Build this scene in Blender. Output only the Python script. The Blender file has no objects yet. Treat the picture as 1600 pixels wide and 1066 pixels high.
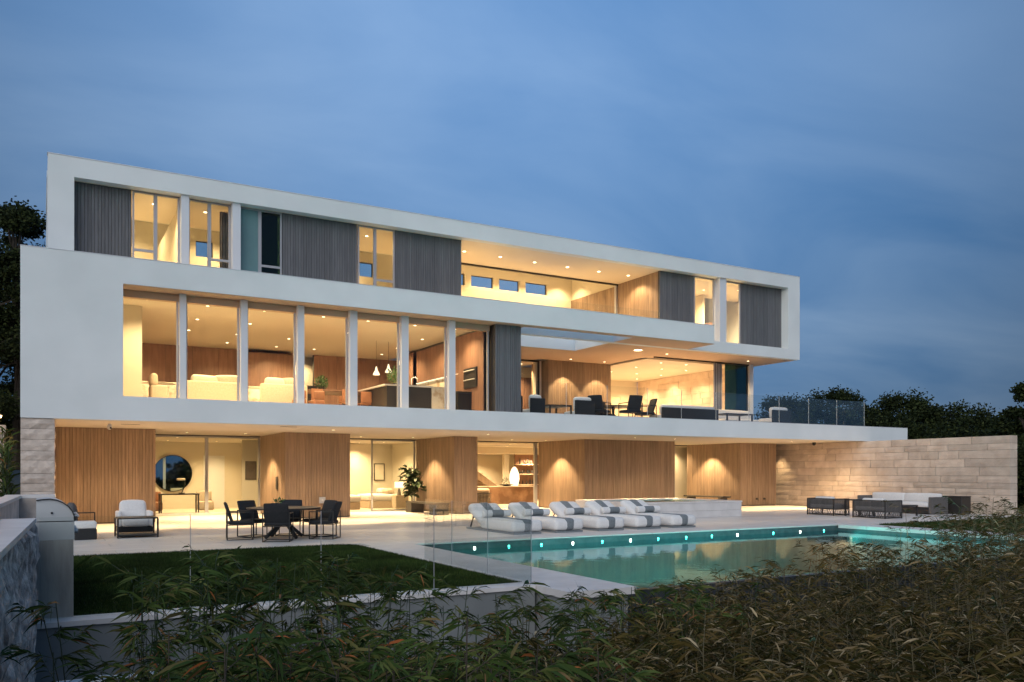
import bpy, bmesh, math, random
import numpy as np
from mathutils import Vector, Matrix, noise
R = math.radians
rnd = random.Random(7)
sc = bpy.context.scene
COL = sc.collection

# ------------------------------------------------------------------ camera
cam_d = bpy.data.cameras.new('camera'); cam = bpy.data.objects.new('camera', cam_d); COL.objects.link(cam)
cam.location = (0, 0, 1.61); cam.rotation_euler = (R(90), 0, R(-29.6))
cam_d.sensor_width = 36; cam_d.lens = 1300/1600*36; cam_d.shift_y = (738-533)/1600
cam_d.clip_start = 0.05; cam_d.clip_end = 3000
sc.camera = cam

# ------------------------------------------------------------------ world: dusk sky with soft cloud
SKY = dict(strength=0.1)
w = bpy.data.worlds.new('World'); sc.world = w; w.use_nodes = True
nt = w.node_tree; N = nt.nodes; Lk = nt.links; N.clear()
def nd(t, **k):
    n = N.new(t)
    for a, b in k.items(): setattr(n, a, b)
    return n
out = nd('ShaderNodeOutputWorld'); bg = nd('ShaderNodeBackground'); Lk.new(bg.outputs[0], out.inputs[0])
bg.inputs[1].default_value = 0.1
sky = nd('ShaderNodeTexSky'); sky.sky_type = 'NISHITA'; sky.sun_disc = False
SUN_AZ, SUN_EL = R(222), R(3.0)          # low in the west, behind the camera
sky.sun_elevation = SUN_EL; sky.sun_rotation = SUN_AZ
sky.air_density = 1.0; sky.dust_density = 1.0; sky.ozone_density = 3.0
tc = nd('ShaderNodeTexCoord'); sep = nd('ShaderNodeSeparateXYZ'); Lk.new(tc.outputs['Generated'], sep.inputs[0])
def mth(op, a, b=None, clamp=False):
    n = nd('ShaderNodeMath', operation=op); n.use_clamp = clamp
    for i, v in enumerate((a, b)):
        if v is None: continue
        if isinstance(v, (int, float)): n.inputs[i].default_value = v
        else: Lk.new(v, n.inputs[i])
    return n.outputs[0]
zc = mth('MAXIMUM', sep.outputs[2], 0.0); zd = mth('ADD', zc, 0.16)
cu = mth('DIVIDE', sep.outputs[0], zd); cv = mth('DIVIDE', sep.outputs[1], zd)
comb = nd('ShaderNodeCombineXYZ'); Lk.new(cu, comb.inputs[0]); Lk.new(cv, comb.inputs[1])
mp = nd('ShaderNodeMapping'); mp.inputs['Rotation'].default_value = (0, 0, R(25)); mp.inputs['Scale'].default_value = (0.7, 1.2, 1); mp.inputs['Location'].default_value = (3.3, 1.7, 0)
Lk.new(comb.outputs[0], mp.inputs[0])
nz = nd('ShaderNodeTexNoise'); nz.inputs['Scale'].default_value = 1.25; nz.inputs['Detail'].default_value = 7; nz.inputs['Roughness'].default_value = 0.5; nz.inputs['Distortion'].default_value = 0.5
Lk.new(mp.outputs[0], nz.inputs['Vector'])
cr = nd('ShaderNodeValToRGB'); cr.color_ramp.elements[0].position = 0.32; cr.color_ramp.elements[1].position = 0.70
cr.color_ramp.elements[0].color = (1.35, 3.45, 7.6, 1); cr.color_ramp.elements[1].color = (3.3, 5.6, 9.7, 1)
Lk.new(nz.outputs[0], cr.inputs[0])
# cloud deck is greyer and a little darker towards the horizon
hr = nd('ShaderNodeValToRGB'); hr.color_ramp.elements[0].position = 0.0; hr.color_ramp.elements[0].color = (0.80, 0.74, 0.66, 1)
hr.color_ramp.elements[1].position = 0.6; hr.color_ramp.elements[1].color = (0.98, 1.0, 1.0, 1)
Lk.new(zc, hr.inputs[0])
mx = nd('ShaderNodeMixRGB', blend_type='MULTIPLY'); mx.inputs[0].default_value = 1; Lk.new(cr.outputs[0], mx.inputs[1]); Lk.new(hr.outputs[0], mx.inputs[2])
ms = nd('ShaderNodeMixRGB', blend_type='MIX'); ms.inputs[0].default_value = 0.86; Lk.new(sky.outputs[0], ms.inputs[1]); Lk.new(mx.outputs[0], ms.inputs[2])
# one broad lighter cloud bank over the house
dp = nd('ShaderNodeVectorMath', operation='DOT_PRODUCT'); Lk.new(tc.outputs['Generated'], dp.inputs[0]); dp.inputs[1].default_value = Vector((0.47, 0.86, 0.41)).normalized()
dm = nd('ShaderNodeMapRange', interpolation_type='LINEAR'); dm.inputs[1].default_value = 0.80; dm.inputs[2].default_value = 1.0; dm.inputs[3].default_value = 0.46; dm.inputs[4].default_value = 0.92; Lk.new(dp.outputs['Value'], dm.inputs[0])
mb = nd('ShaderNodeVectorMath', operation='SCALE'); Lk.new(ms.outputs[0], mb.inputs[0]); Lk.new(dm.outputs[0], mb.inputs['Scale'])
Lk.new(mb.outputs[0], bg.inputs[0])

# ------------------------------------------------------------------ afterglow sun (below thin cloud: very wide and weak)
sd = bpy.data.lights.new('sun', 'SUN'); sun = bpy.data.objects.new('sun', sd); COL.objects.link(sun)
sd.energy = 2.15; sd.angle = R(70); sd.color = (0.98, 0.96, 0.93)
sun.rotation_euler = Vector((math.sin(R(42)), math.cos(R(42)), -0.50)).to_track_quat('-Z', 'Y').to_euler()

sc.view_settings.view_transform = 'Standard'; sc.view_settings.look = 'None'
sc.view_settings.exposure = 0; sc.view_settings.gamma = 1; sc.view_settings.use_curve_mapping = False
sc.render.engine = 'CYCLES'
cy = sc.cycles; cy.use_denoising = True; cy.max_bounces = 10; cy.diffuse_bounces = 4; cy.glossy_bounces = 4
cy.transmission_bounces = 6; cy.transparent_max_bounces = 14; cy.sample_clamp_indirect = 4; cy.caustics_reflective = False; cy.caustics_refractive = False
cy.blur_glossy = 0.5
try: cy.denoiser = 'OPENIMAGEDENOISE'
except Exception: pass

# ------------------------------------------------------------------ materials
def mat(name, c1, c2=None, rough=0.7, scale=3.0, bump=0.0, bscale=40, stretch=(1, 1, 1), island=0.0, objrand=0.0, detail=5, coord='pos', metal=0.0, spec=0.5, sheen=0.0, ramp=(0.35, 0.65)):
    m = bpy.data.materials.new(name); m.use_nodes = True; t = m.node_tree; n = t.nodes; l = t.links
    p = n['Principled BSDF']; p.inputs['Roughness'].default_value = rough; p.inputs['Metallic'].default_value = metal
    p.inputs['Specular IOR Level'].default_value = spec
    if sheen: p.inputs['Sheen Weight'].default_value = sheen
    c2 = c2 or c1
    if coord == 'pos': g = n.new('ShaderNodeNewGeometry'); src = g.outputs['Position']
    else: g = n.new('ShaderNodeTexCoord'); src = g.outputs['Object']
    mpp = n.new('ShaderNodeMapping'); mpp.inputs['Scale'].default_value = stretch; l.new(src, mpp.inputs[0])
    z = n.new('ShaderNodeTexNoise'); z.inputs['Scale'].default_value = scale; z.inputs['Detail'].default_value = detail; l.new(mpp.outputs[0], z.inputs[0])
    r = n.new('ShaderNodeValToRGB'); r.color_ramp.elements[0].position, r.color_ramp.elements[1].position = ramp
    r.color_ramp.elements[0].color = (*c1, 1); r.color_ramp.elements[1].color = (*c2, 1); l.new(z.outputs[0], r.inputs[0])
    col = r.outputs[0]
    for amt, kind in ((island, 'i'), (objrand, 'o')):
        if not amt: continue
        if kind == 'i': q = n.new('ShaderNodeNewGeometry').outputs['Random Per Island']
        else: q = n.new('ShaderNodeObjectInfo').outputs['Random']
        mr = n.new('ShaderNodeMapRange'); mr.inputs[3].default_value = 1-amt; mr.inputs[4].default_value = 1+amt; l.new(q, mr.inputs[0])
        hs = n.new('ShaderNodeHueSaturation'); l.new(col, hs.inputs['Color']); l.new(mr.outputs[0], hs.inputs['Value']); col = hs.outputs[0]
    l.new(col, p.inputs['Base Color'])
    if bump:
        z2 = n.new('ShaderNodeTexNoise'); z2.inputs['Scale'].default_value = bscale; z2.inputs['Detail'].default_value = 6; l.new(mpp.outputs[0], z2.inputs[0])
        b = n.new('ShaderNodeBump'); b.inputs['Strength'].default_value = bump; b.inputs['Distance'].default_value = 0.02; l.new(z2.outputs[0], b.inputs['Height']); l.new(b.outputs[0], p.inputs['Normal'])
    return m
def emit(name, c, s, sample=False):
    m = bpy.data.materials.new(name); m.use_nodes = True; n = m.node_tree.nodes; n.clear()
    e = n.new('ShaderNodeEmission'); e.inputs[0].default_value = (*c, 1); e.inputs[1].default_value = s
    o = n.new('ShaderNodeOutputMaterial'); m.node_tree.links.new(e.outputs[0], o.inputs[0])
    if not sample: m.cycles.emission_sampling = 'NONE'
    return m
def glass(name, tint=(0.93, 0.95, 0.94), refl=1.0, rough=0.0, ior=1.45, base=0.0):
    m = bpy.data.materials.new(name); m.use_nodes = True; t = m.node_tree; n = t.nodes; l = t.links; n.clear()
    tr = n.new('ShaderNodeBsdfTransparent'); tr.inputs[0].default_value = (*tint, 1)
    gl = n.new('ShaderNodeBsdfGlossy'); gl.inputs['Roughness'].default_value = rough; gl.inputs[0].default_value = (0.95, 0.97, 1, 1)
    fr = n.new('ShaderNodeFresnel'); fr.inputs[0].default_value = ior
    ma = n.new('ShaderNodeMath'); ma.operation = 'MULTIPLY_ADD'; ma.inputs[1].default_value = refl; ma.inputs[2].default_value = base; ma.use_clamp = True; l.new(fr.outputs[0], ma.inputs[0])
    mxs = n.new('ShaderNodeMixShader'); l.new(ma.outputs[0], mxs.inputs[0]); l.new(tr.outputs[0], mxs.inputs[1]); l.new(gl.outputs[0], mxs.inputs[2])
    o = n.new('ShaderNodeOutputMaterial'); l.new(mxs.outputs[0], o.inputs[0])
    return m
M = {}
M['stucco'] = mat('white_stucco', (0.69, 0.725, 0.725), (0.76, 0.79, 0.79), 0.85, 0.6, 0.12, 90)
M['soffit'] = mat('cream_plaster', (0.72, 0.64, 0.52), (0.75, 0.67, 0.55), 0.8, 0.7)
M['slabsoffit'] = mat('terrace_soffit_plaster', (0.52, 0.36, 0.25), (0.55, 0.385, 0.27), 0.8, 0.7)
M['inwall'] = mat('interior_wall_paint', (0.66, 0.60, 0.48), (0.68, 0.62, 0.50), 0.8, 0.5)
M['infloor'] = mat('interior_floor_stone', (0.66, 0.58, 0.46), (0.70, 0.62, 0.50), 0.35, 1.2)
M['greywood'] = mat('weathered_grey_timber', (0.110, 0.113, 0.121), (0.145, 0.147, 0.156), 0.75, 5, 0.25, 30, (4, 4, 0.25), island=0.12)
M['wood'] = mat('warm_timber_boards', (0.20, 0.136, 0.09), (0.285, 0.198, 0.135), 0.6, 5, 0.15, 30, (4, 4, 0.22), island=0.13)
M['redwood'] = mat('walnut_panelling', (0.17, 0.092, 0.062), (0.24, 0.132, 0.09), 0.5, 4, 0, 30, (3, 3, 0.3), objrand=0.12)
M['alu'] = mat('silver_window_frame', (0.42, 0.42, 0.44), None, 0.45, metal=0.3)
M['fin'] = mat('white_metal_fin', (0.66, 0.68, 0.72), None, 0.5)
M['dark'] = mat('dark_bronze_metal', (0.03, 0.026, 0.024), None, 0.45)
M['black'] = mat('black_metal', (0.012, 0.012, 0.013), None, 0.45)
M['blackfab'] = mat('charcoal_sling_fabric', (0.012, 0.013, 0.015), (0.02, 0.021, 0.024), 0.9, 60, 0.2, 200)
M['rope'] = mat('grey_woven_rope', (0.085, 0.08, 0.078), (0.13, 0.12, 0.115), 0.85, 60, 0.3, 150, island=0.2)
M['cush'] = mat('off_white_cushion', (0.70, 0.68, 0.66), (0.76, 0.74, 0.72), 0.9, 20, 0.15, 120, sheen=0.1)
M['greycush'] = mat('slate_grey_cushion', (0.16, 0.18, 0.19), (0.20, 0.22, 0.235), 0.9, 25, 0.15, 140)
M['beige'] = mat('beige_linen', (0.55, 0.44, 0.32), (0.62, 0.51, 0.38), 0.9, 20, 0.1, 100)
M['pave'] = mat('pale_travertine_paver', (0.66, 0.60, 0.555), (0.75, 0.69, 0.64), 0.38, 1.6, 0.06, 25, (0.6, 2.5, 1), objrand=0.09)
M['grout'] = mat('paver_joint_grout', (0.40, 0.36, 0.32), None, 0.9)
M['coping'] = mat('white_stone_coping', (0.62, 0.58, 0.55), (0.72, 0.68, 0.65), 0.5, 2.5, 0.1, 30, objrand=0.03)
M['stone'] = mat('split_limestone', (0.56, 0.44, 0.345), (0.72, 0.595, 0.48), 0.88, 2.2, 0.9, 14, objrand=0.13, ramp=(0.3, 0.7))
M['stonegrey'] = mat('greyish_limestone', (0.48, 0.40, 0.34), (0.66, 0.56, 0.48), 0.9, 4.2, 0.9, 12, objrand=0.10)
M['mortar'] = mat('dark_mortar', (0.20, 0.16, 0.12), None, 0.95)
M['concrete'] = mat('board_formed_concrete', (0.32, 0.30, 0.28), (0.44, 0.42, 0.39), 0.85, 3, 0.2, 25, (3, 3, 0.5))
M['render'] = mat('grey_rendered_wall', (0.19, 0.20, 0.20), (0.25, 0.26, 0.26), 0.9, 1.3, 0.1, 60)
M['steel'] = mat('brushed_steel', (0.62, 0.63, 0.63), None, 0.38, metal=0.45)
M['roughstone'] = mat('rough_pinkish_stone', (0.30, 0.24, 0.205), (0.88, 0.75, 0.65), 0.92, 9, 1.8, 26, (1, 1, 0.6), ramp=(0.36, 0.62), detail=9)
M['culm'] = mat('dry_bamboo_culm', (0.10, 0.085, 0.04), (0.16, 0.13, 0.07), 0.7, 5)
M['tint_pane'] = glass('blue_light_filter', (0.62, 0.76, 1.0), refl=0.3)  # light filter for the pane added over the well
M['paintdark'] = mat('dark_brown_canvas', (0.07, 0.055, 0.045), (0.10, 0.08, 0.065), 0.6, 6)
M['tile'] = mat('pool_tile', (0.05, 0.068, 0.075), (0.08, 0.10, 0.11), 0.35, 6)
M['poolfloor'] = mat('pool_plaster', (0.45, 0.78, 0.80), (0.52, 0.84, 0.86), 0.5, 2)
M['darktile'] = mat('infinity_edge_slate', (0.03, 0.035, 0.045), (0.05, 0.055, 0.065), 0.3, 6)
M['glass'] = glass('clear_window_glass', refl=0.4)
M['railglass'] = glass('railing_glass', (0.955, 0.97, 0.965), refl=0.2, base=0.0)
M['darkglass'] = glass('tinted_glass', (0.16, 0.30, 0.30), refl=0.45, base=0.02)
M['frost'] = mat('frosted_teal_glass', (0.13, 0.24, 0.25), (0.15, 0.27, 0.28), 0.35, 1)
M['mirror'] = mat('mirror_glass', (0.45, 0.6, 0.7), None, 0.02, metal=1.0)
M['marble'] = mat('veined_cream_marble', (0.75, 0.68, 0.56), (0.50, 0.38, 0.26), 0.25, 2.5, ramp=(0.5, 0.62), detail=9)
M['brownmarble'] = mat('brown_veined_marble', (0.13, 0.07, 0.042), (0.30, 0.185, 0.12), 0.25, 1.8, ramp=(0.42, 0.72), detail=9)
M['lamp'] = emit('downlight_lens', (1.0, 0.80, 0.50), 9)
M['lampshade'] = emit('glowing_lamp_shade', (1.0, 0.80, 0.50), 2.2)
M['poolwhite'] = emit('white_pool_lens', (1.0, 0.97, 0.8), 14)
M['poolteal'] = emit('teal_pool_lens', (0.10, 1.0, 0.78), 7)
M['picture'] = mat('muted_canvas', (0.20, 0.17, 0.14), (0.30, 0.26, 0.22), 0.8, 4)
M['leafdark'] = mat('fiddle_leaf', (0.018, 0.032, 0.014), (0.035, 0.055, 0.022), 0.5, 5, island=0.3)
M['leafgreen'] = mat('houseplant_leaf', (0.05, 0.11, 0.03), (0.08, 0.16, 0.045), 0.6, 5, island=0.3)
M['soil'] = mat('dark_ground_soil', (0.03, 0.026, 0.018), (0.05, 0.045, 0.03), 0.95, 0.8)
M['bark'] = mat('tree_bark', (0.04, 0.032, 0.024), (0.07, 0.055, 0.04), 0.9, 8)
M['white'] = mat('white_plastic', (0.75, 0.75, 0.74), None, 0.4)
M['orange'] = mat('orange_leather', (0.27, 0.115, 0.055), None, 0.5)
M['plaster'] = mat('spa_stone_block', (0.62, 0.59, 0.57), (0.70, 0.67, 0.65), 0.5, 2.5, 0.1, 30, objrand=0.03)

def leafmat(name, cols, rough=0.7):
    m = bpy.data.materials.new(name); m.use_nodes = True; n = m.node_tree.nodes; l = m.node_tree.links
    p = n['Principled BSDF']; p.inputs['Roughness'].default_value = rough; p.inputs['Specular IOR Level'].default_value = 0.12
    g = n.new('ShaderNodeNewGeometry'); r = n.new('ShaderNodeValToRGB'); e = r.color_ramp.elements
    r.color_ramp.interpolation = 'LINEAR'
    e[0].position = cols[0][0]; e[0].color = (*cols[0][1], 1); e[1].position = cols[-1][0]; e[1].color = (*cols[-1][1], 1)
    for pos, c in cols[1:-1]:
        q = e.new(pos); q.color = (*c, 1)
    l.new(g.outputs['Random Per Island'], r.inputs[0])
    z = n.new('ShaderNodeTexNoise'); z.inputs['Scale'].default_value = 0.9; z.inputs['Detail'].default_value = 3; l.new(g.outputs['Position'], z.inputs[0])
    mr = n.new('ShaderNodeMapRange'); mr.inputs[1].default_value = 0.3; mr.inputs[2].default_value = 0.7; mr.inputs[3].default_value = 0.55; mr.inputs[4].default_value = 1.45; l.new(z.outputs[0], mr.inputs[0])
    hs = n.new('ShaderNodeHueSaturation'); l.new(r.outputs[0], hs.inputs['Color']); l.new(mr.outputs[0], hs.inputs['Value'])
    l.new(hs.outputs[0], p.inputs['Base Color'])
    return m
M['bambooR'] = leafmat('dry_bamboo_leaves', [(0, (0.016, 0.020, 0.005)), (0.4, (0.046, 0.041, 0.009)), (0.70, (0.092, 0.064, 0.018)), (0.90, (0.18, 0.125, 0.055)), (1, (0.40, 0.32, 0.20))])
M['bambooL'] = leafmat('green_bamboo_leaves', [(0, (0.020, 0.042, 0.010)), (0.5, (0.042, 0.070, 0.016)), (0.82, (0.085, 0.100, 0.028)), (0.955, (0.14, 0.11, 0.05)), (1, (0.36, 0.10, 0.03))])
M['tree'] = leafmat('dark_tree_leaves', [(0, (0.007, 0.012, 0.004)), (0.6, (0.016, 0.025, 0.007)), (1, (0.045, 0.055, 0.016))])
M['grass'] = leafmat('lawn_blades', [(0, (0.014, 0.030, 0.006)), (0.6, (0.028, 0.054, 0.010)), (1, (0.075, 0.095, 0.025))], 0.7)

# ------------------------------------------------------------------ mesh helpers
class MB:
    def __init__(s): s.v = []; s.f = []
    def add(s, vs, fs):
        o = len(s.v); s.v += [tuple(v) for v in vs]; s.f += [tuple(i+o for i in f) for f in fs]; return s
    def box(s, x0, x1, y0, y1, z0, z1):
        return s.add([(x0, y0, z0), (x1, y0, z0), (x1, y1, z0), (x0, y1, z0), (x0, y0, z1), (x1, y0, z1), (x1, y1, z1), (x0, y1, z1)],
                     [(0, 3, 2, 1), (4, 5, 6, 7), (0, 1, 5, 4), (1, 2, 6, 5), (2, 3, 7, 6), (3, 0, 4, 7)])
    def rbox(s, x0, x1, y0, y1, z0, z1, r=0.03, seg=3, M4=None, puff=0.0):
        bm = bmesh.new(); bmesh.ops.create_cube(bm, size=1)
        c = Vector(((x0+x1)/2, (y0+y1)/2, (z0+z1)/2)); d = Vector((x1-x0, y1-y0, z1-z0))
        for v in bm.verts: v.co = Vector((v.co.x*d.x, v.co.y*d.y, v.co.z*d.z))
        bmesh.ops.bevel(bm, geom=list(bm.edges), offset=min(r, min(d)*0.49), segments=seg, profile=0.5, affect='EDGES')
        if puff:
            bmesh.ops.subdivide_edges(bm, edges=[e for e in bm.edges if e.calc_length() > min(d)*0.6], cuts=3, use_grid_fill=True)
            for v in bm.verts:
                q = [1-(2*abs(v.co[i])/d[i])**2 for i in range(3)]
                for i in range(3):
                    j, k = (i+1) % 3, (i+2) % 3
                    v.co[i] += puff*math.copysign(1, v.co[i])*max(q[j], 0)*max(q[k], 0)*(2*abs(v.co[i])/d[i])
        bm.verts.index_update()
        vs = [(v.co+c) for v in bm.verts]
        if M4 is not None: vs = [M4 @ v for v in vs]
        s.add(vs, [[v.index for v in f.verts] for f in bm.faces]); bm.free(); return s
    def bar(s, p, q, w=0.03, h=None):
        p, q = Vector(p), Vector(q); h = h or w; d = (q-p).normalized()
        up = Vector((0, 0, 1)) if abs(d.z) < 0.95 else Vector((0, 1, 0))
        a = d.cross(up).normalized()*w/2; b = d.cross(a).normalized()*h/2
        vs = [p-a-b, p+a-b, p+a+b, p-a+b, q-a-b, q+a-b, q+a+b, q-a+b]
        return s.add(vs, [(0, 3, 2, 1), (4, 5, 6, 7), (0, 1, 5, 4), (1, 2, 6, 5), (2, 3, 7, 6), (3, 0, 4, 7)])
    def tube(s, pts, rad, n=8, caps=True):
        pts = [Vector(p) for p in pts]; rad = rad if isinstance(rad, (list, tuple)) else [rad]*len(pts)
        o = len(s.v)
        for i, p in enumerate(pts):
            d = (pts[min(i+1, len(pts)-1)]-pts[max(i-1, 0)]).normalized()
            up = Vector((0, 0, 1)) if abs(d.z) < 0.95 else Vector((0, 1, 0))
            a = d.cross(up).normalized(); b = d.cross(a).normalized()
            for k in range(n):
                t = 2*math.pi*k/n; s.v.append(tuple(p+(a*math.cos(t)+b*math.sin(t))*rad[i]))
        for i in range(len(pts)-1):
            for k in range(n):
                s.f.append((o+i*n+k, o+i*n+(k+1) % n, o+(i+1)*n+(k+1) % n, o+(i+1)*n+k))
        if caps:
            s.f.append(tuple(o+k for k in range(n))); s.f.append(tuple(o+(len(pts)-1)*n+k for k in reversed(range(n))))
        return s
    def lathe(s, prof, c=(0, 0, 0), n=20):
        o = len(s.v)
        for r, z in prof:
            for k in range(n):
                t = 2*math.pi*k/n; s.v.append((c[0]+r*math.cos(t), c[1]+r*math.sin(t), c[2]+z))
        for i in range(len(prof)-1):
            for k in range(n):
                s.f.append((o+i*n+k, o+i*n+(k+1) % n, o+(i+1)*n+(k+1) % n, o+(i+1)*n+k))
        s.f.append(tuple(o+k for k in reversed(range(n)))); s.f.append(tuple(o+(len(prof)-1)*n+k for k in range(n)))
        return s
    def prism(s, poly, z0, z1):
        n = len(poly); vs = [(x, y, z0) for x, y in poly]+[(x, y, z1) for x, y in poly]
        return s.add(vs, [tuple(reversed(range(n))), tuple(range(n, 2*n))]+[(i, (i+1) % n, n+(i+1) % n, n+i) for i in range(n)])
    def xf(s, m):
        s.v = [tuple(m @ Vector(v)) for v in s.v]; return s
    def build(s, name, m, parent=None, smooth=False, loc=None, **props):
        me = bpy.data.meshes.new(name); me.from_pydata(s.v, [], s.f); me.update()
        me.materials.append(M[m] if isinstance(m, str) else m)
        if smooth:
            for p in me.polygons: p.use_smooth = True
            try: me.set_sharp_from_angle(angle=R(40))
            except Exception: pass
        return link(name, me, parent, loc, **props)
def link(name, me, parent=None, loc=None, **props):
    o = bpy.data.objects.new(name, me); COL.objects.link(o)
    if parent: o.parent = parent
    if loc: o.location = loc
    for k, v in props.items(): o[k] = v
    return o
def B(name, m, parent, *b, **props):
    q = MB(); q.box(*b); return q.build(name, m, parent, **props)
def empty(name, loc=(0, 0, 0), rz=0, **props):
    o = link(name, None, None, loc, **props); o.rotation_euler = (0, 0, rz); return o
def thing(name, label, cat, loc=(0, 0, 0), rz=0, group=None):
    o = empty(name, loc, rz, label=label, category=cat)
    if group: o['group'] = group
    return o
def copy_tree(o, parent=None):
    c = o.copy(); COL.objects.link(c); c.parent = parent
    for ch in [x for x in bpy.data.objects if x.parent == o]: copy_tree(ch, c)
    return c
def npmesh(name, V, F, m, parent=None, **props):
    """V (n,3), F (k,3) or (k,4) arrays"""
    me = bpy.data.meshes.new(name); k = F.shape[1]
    me.vertices.add(len(V)); me.vertices.foreach_set('co', V.astype(np.float32).ravel())
    me.loops.add(F.size); me.loops.foreach_set('vertex_index', F.astype(np.int32).ravel())
    me.polygons.add(len(F)); me.polygons.foreach_set('loop_start', np.arange(0, F.size, k, dtype=np.int32))
    try: me.polygons.foreach_set('loop_total', np.full(len(F), k, dtype=np.int32))
    except Exception: pass
    me.update(); me.validate(); me.materials.append(M[m] if isinstance(m, str) else m)
    return link(name, me, parent, **props)
WARM = (1.0, 0.70, 0.36)
LPF = 3.6
def spot(x, y, z, P=60, size=110, blend=0.7, col=WARM, rad=0.04, aim=(0, 0, -1)):
    d = bpy.data.lights.new('spot_lamp', 'SPOT'); d.energy = P*(LPF if col is WARM else 1); d.color = col; d.spot_size = R(size); d.spot_blend = blend; d.shadow_soft_size = rad
    o = link('spot_lamp', d, None, (x, y, z)); o.rotation_euler = Vector(aim).to_track_quat('-Z', 'Y').to_euler(); return o
def point(x, y, z, P=40, col=WARM, rad=0.08):
    d = bpy.data.lights.new('bulb', 'POINT'); d.energy = P; d.color = col; d.shadow_soft_size = rad
    return link('bulb', d, None, (x, y, z))
_dl = None
def downlight(x, y, z, parent, P=60, size=110, blend=0.7, r=0.05, aim=(0, 0, -1), ring=True, flood=False):
    global _dl
    if _dl is None:
        q = MB(); q.lathe([(0.052, -0.004), (0.052, 0.0)], n=14); me = bpy.data.meshes.new('downlight'); me.from_pydata(q.v, [], q.f); me.materials.append(M['lamp'])
        q = MB(); q.lathe([(0.052, -0.003), (0.068, -0.006), (0.074, 0.0)], n=14); me2 = bpy.data.meshes.new('trim_ring'); me2.from_pydata(q.v, [], q.f[:-2]); me2.materials.append(M['soffit'])
        _dl = (me, me2)
    o = link('downlight', _dl[0], parent, (x, y, z-0.002)); o.scale = (r/0.052,)*2+(1,)
    t = link('trim_ring', _dl[1], o)
    if P: spot(x, y, z-0.02, P, size, blend, aim=aim)
    return o
def boards(name, m, parent, axis, fixed, a0, a1, z0, z1, pitch=0.09, thick=0.025, gap=0.012, into=1, seed=1, backing='dark'):
    """vertical boards on a plane. axis 'x': plane y=fixed spanning x a0..a1; axis 'y': plane x=fixed spanning y. 'into' = direction of the wall behind"""
    r = random.Random(seed); q = MB(); a = a0; n = max(1, round((a1-a0)/pitch)); p = (a1-a0)/n
    for i in range(n):
        o = r.uniform(0, 0.010); a = a0+i*p
        lo, hi = sorted((fixed+into*o, fixed+into*thick))
        if axis == 'x': q.box(a+gap/2, a+p-gap/2, lo, hi, z0, z1)
        else: q.box(lo, hi, a+gap/2, a+p-gap/2, z0, z1)
    return q.build(name, m, parent, kind='stuff')
# ================================================================== GROUND, POOL, DECK
def ground():
    xs = np.concatenate([np.linspace(-400, -40, 10), np.linspace(-30, 60, 61), np.linspace(80, 600, 14)])
    ys = np.concatenate([np.linspace(-300, -20, 8), np.linspace(-10, 60, 47), np.linspace(80, 700, 16)])
    X, Y = np.meshgrid(xs, ys, indexing='ij')
    Z = np.full_like(X, -2.0)
    s = lambda t: np.clip(t, 0, 1)**2*(3-2*np.clip(t, 0, 1))
    Z += s((Y-43)/10)*3.0
    Z += s((-3.2-X)/3)*s((Y-22)/10)*4.0
    Z += s((X-40)/20)*1.0
    Z += 0.06*np.sin(X*0.9)*np.cos(Y*0.7)
    V = np.stack([X, Y, Z], -1).reshape(-1, 3); n, m = X.shape
    i = np.arange(n-1)[:, None]*m+np.arange(m-1)[None, :]; i = i.ravel()
    F = np.stack([i, i+m, i+m+1, i+1], 1)
    npmesh('ground', V, F, 'soil', kind='structure')
ground()
DX0, DX1 = -0.9, 31.6
# deck slab is built round the pool and the two lawns
PX0, PX1, PY0, PY1 = 7.30, 21.3, 10.25, 17.3
deck = empty('pool_deck', kind='structure')
q = MB()
q.box(DX0, 35.2, 18.1, 42.5, -2.2, -0.030)         # behind lawn
q.box(6.15, 22.2, 17.42, 18.1, -2.2, -0.030)
q.box(22.2, 35.2, 17.0, 18.1, -2.2, -0.030)
q.build('deck_base', 'grout', deck)
# pavers
tmpl = {}
def paver(x0, x1, y0, y1, m='pave', parent=None, top=0.0, name='paver', t=0.03):
    g = 0.011; k = (round(x1-x0, 3), round(y1-y0, 3), m, t)
    if k not in tmpl:
        q = MB(); a, b = (x1-x0)/2-g/2, (y1-y0)/2-g/2; q.box(-a, a, -b, b, -t, 0)
        me = bpy.data.meshes.new(name); me.from_pydata(q.v, [], q.f); me.materials.append(M[m]); tmpl[k] = me
    return link(name, tmpl[k], parent or deck, ((x0+x1)/2, (y0+y1)/2, top))
pw, ph = 1.5, 0.9
ny = 0; y = 18.1
while y < 28.9:
    off = 0 if ny % 2 else -pw/2; x = DX0+off
    while x < 31.5:
        a, b = max(x, DX0), min(x+pw, 31.9)
        if b-a > 0.2: paver(a, b, y, min(y+ph, 29.0))
        x += pw
    y += ph; ny += 1
B('porch_floor', 'pave', deck, DX0, 31.6, 29.0, 32.7, -0.03, 0.0)
B('lounge_floor', 'pave', deck, 22.2, 31.9, 17.004, 18.096, -0.03, 0.0)
# pool copings as separate stones
x = 6.3
while x < 21.9:
    paver(x, min(x+1.3, 22.2), 17.3, 18.096, 'coping', top=0.004, name='coping_stone'); x += 1.3
y = 9.3
while y < 17.2:
    paver(6.15, PX0, y, min(y+1.0, 17.296), 'coping', top=0.004, name='coping_stone', t=0.10); y += 1.0
y = 10.25
while y < 17.2:
    paver(PX1, 22.2, y, min(y+1.0, 17.296), 'coping', top=0.004, name='coping_stone', t=0.10); y += 1.0
B('deck_side_wall', 'render', deck, 6.2, 7.22, 9.4, 17.29, -2.2, -0.098)
B('deck_side_wall', 'render', deck, 21.36, 22.1, 10.3, 17.29, -2.2, -0.098)
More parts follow.
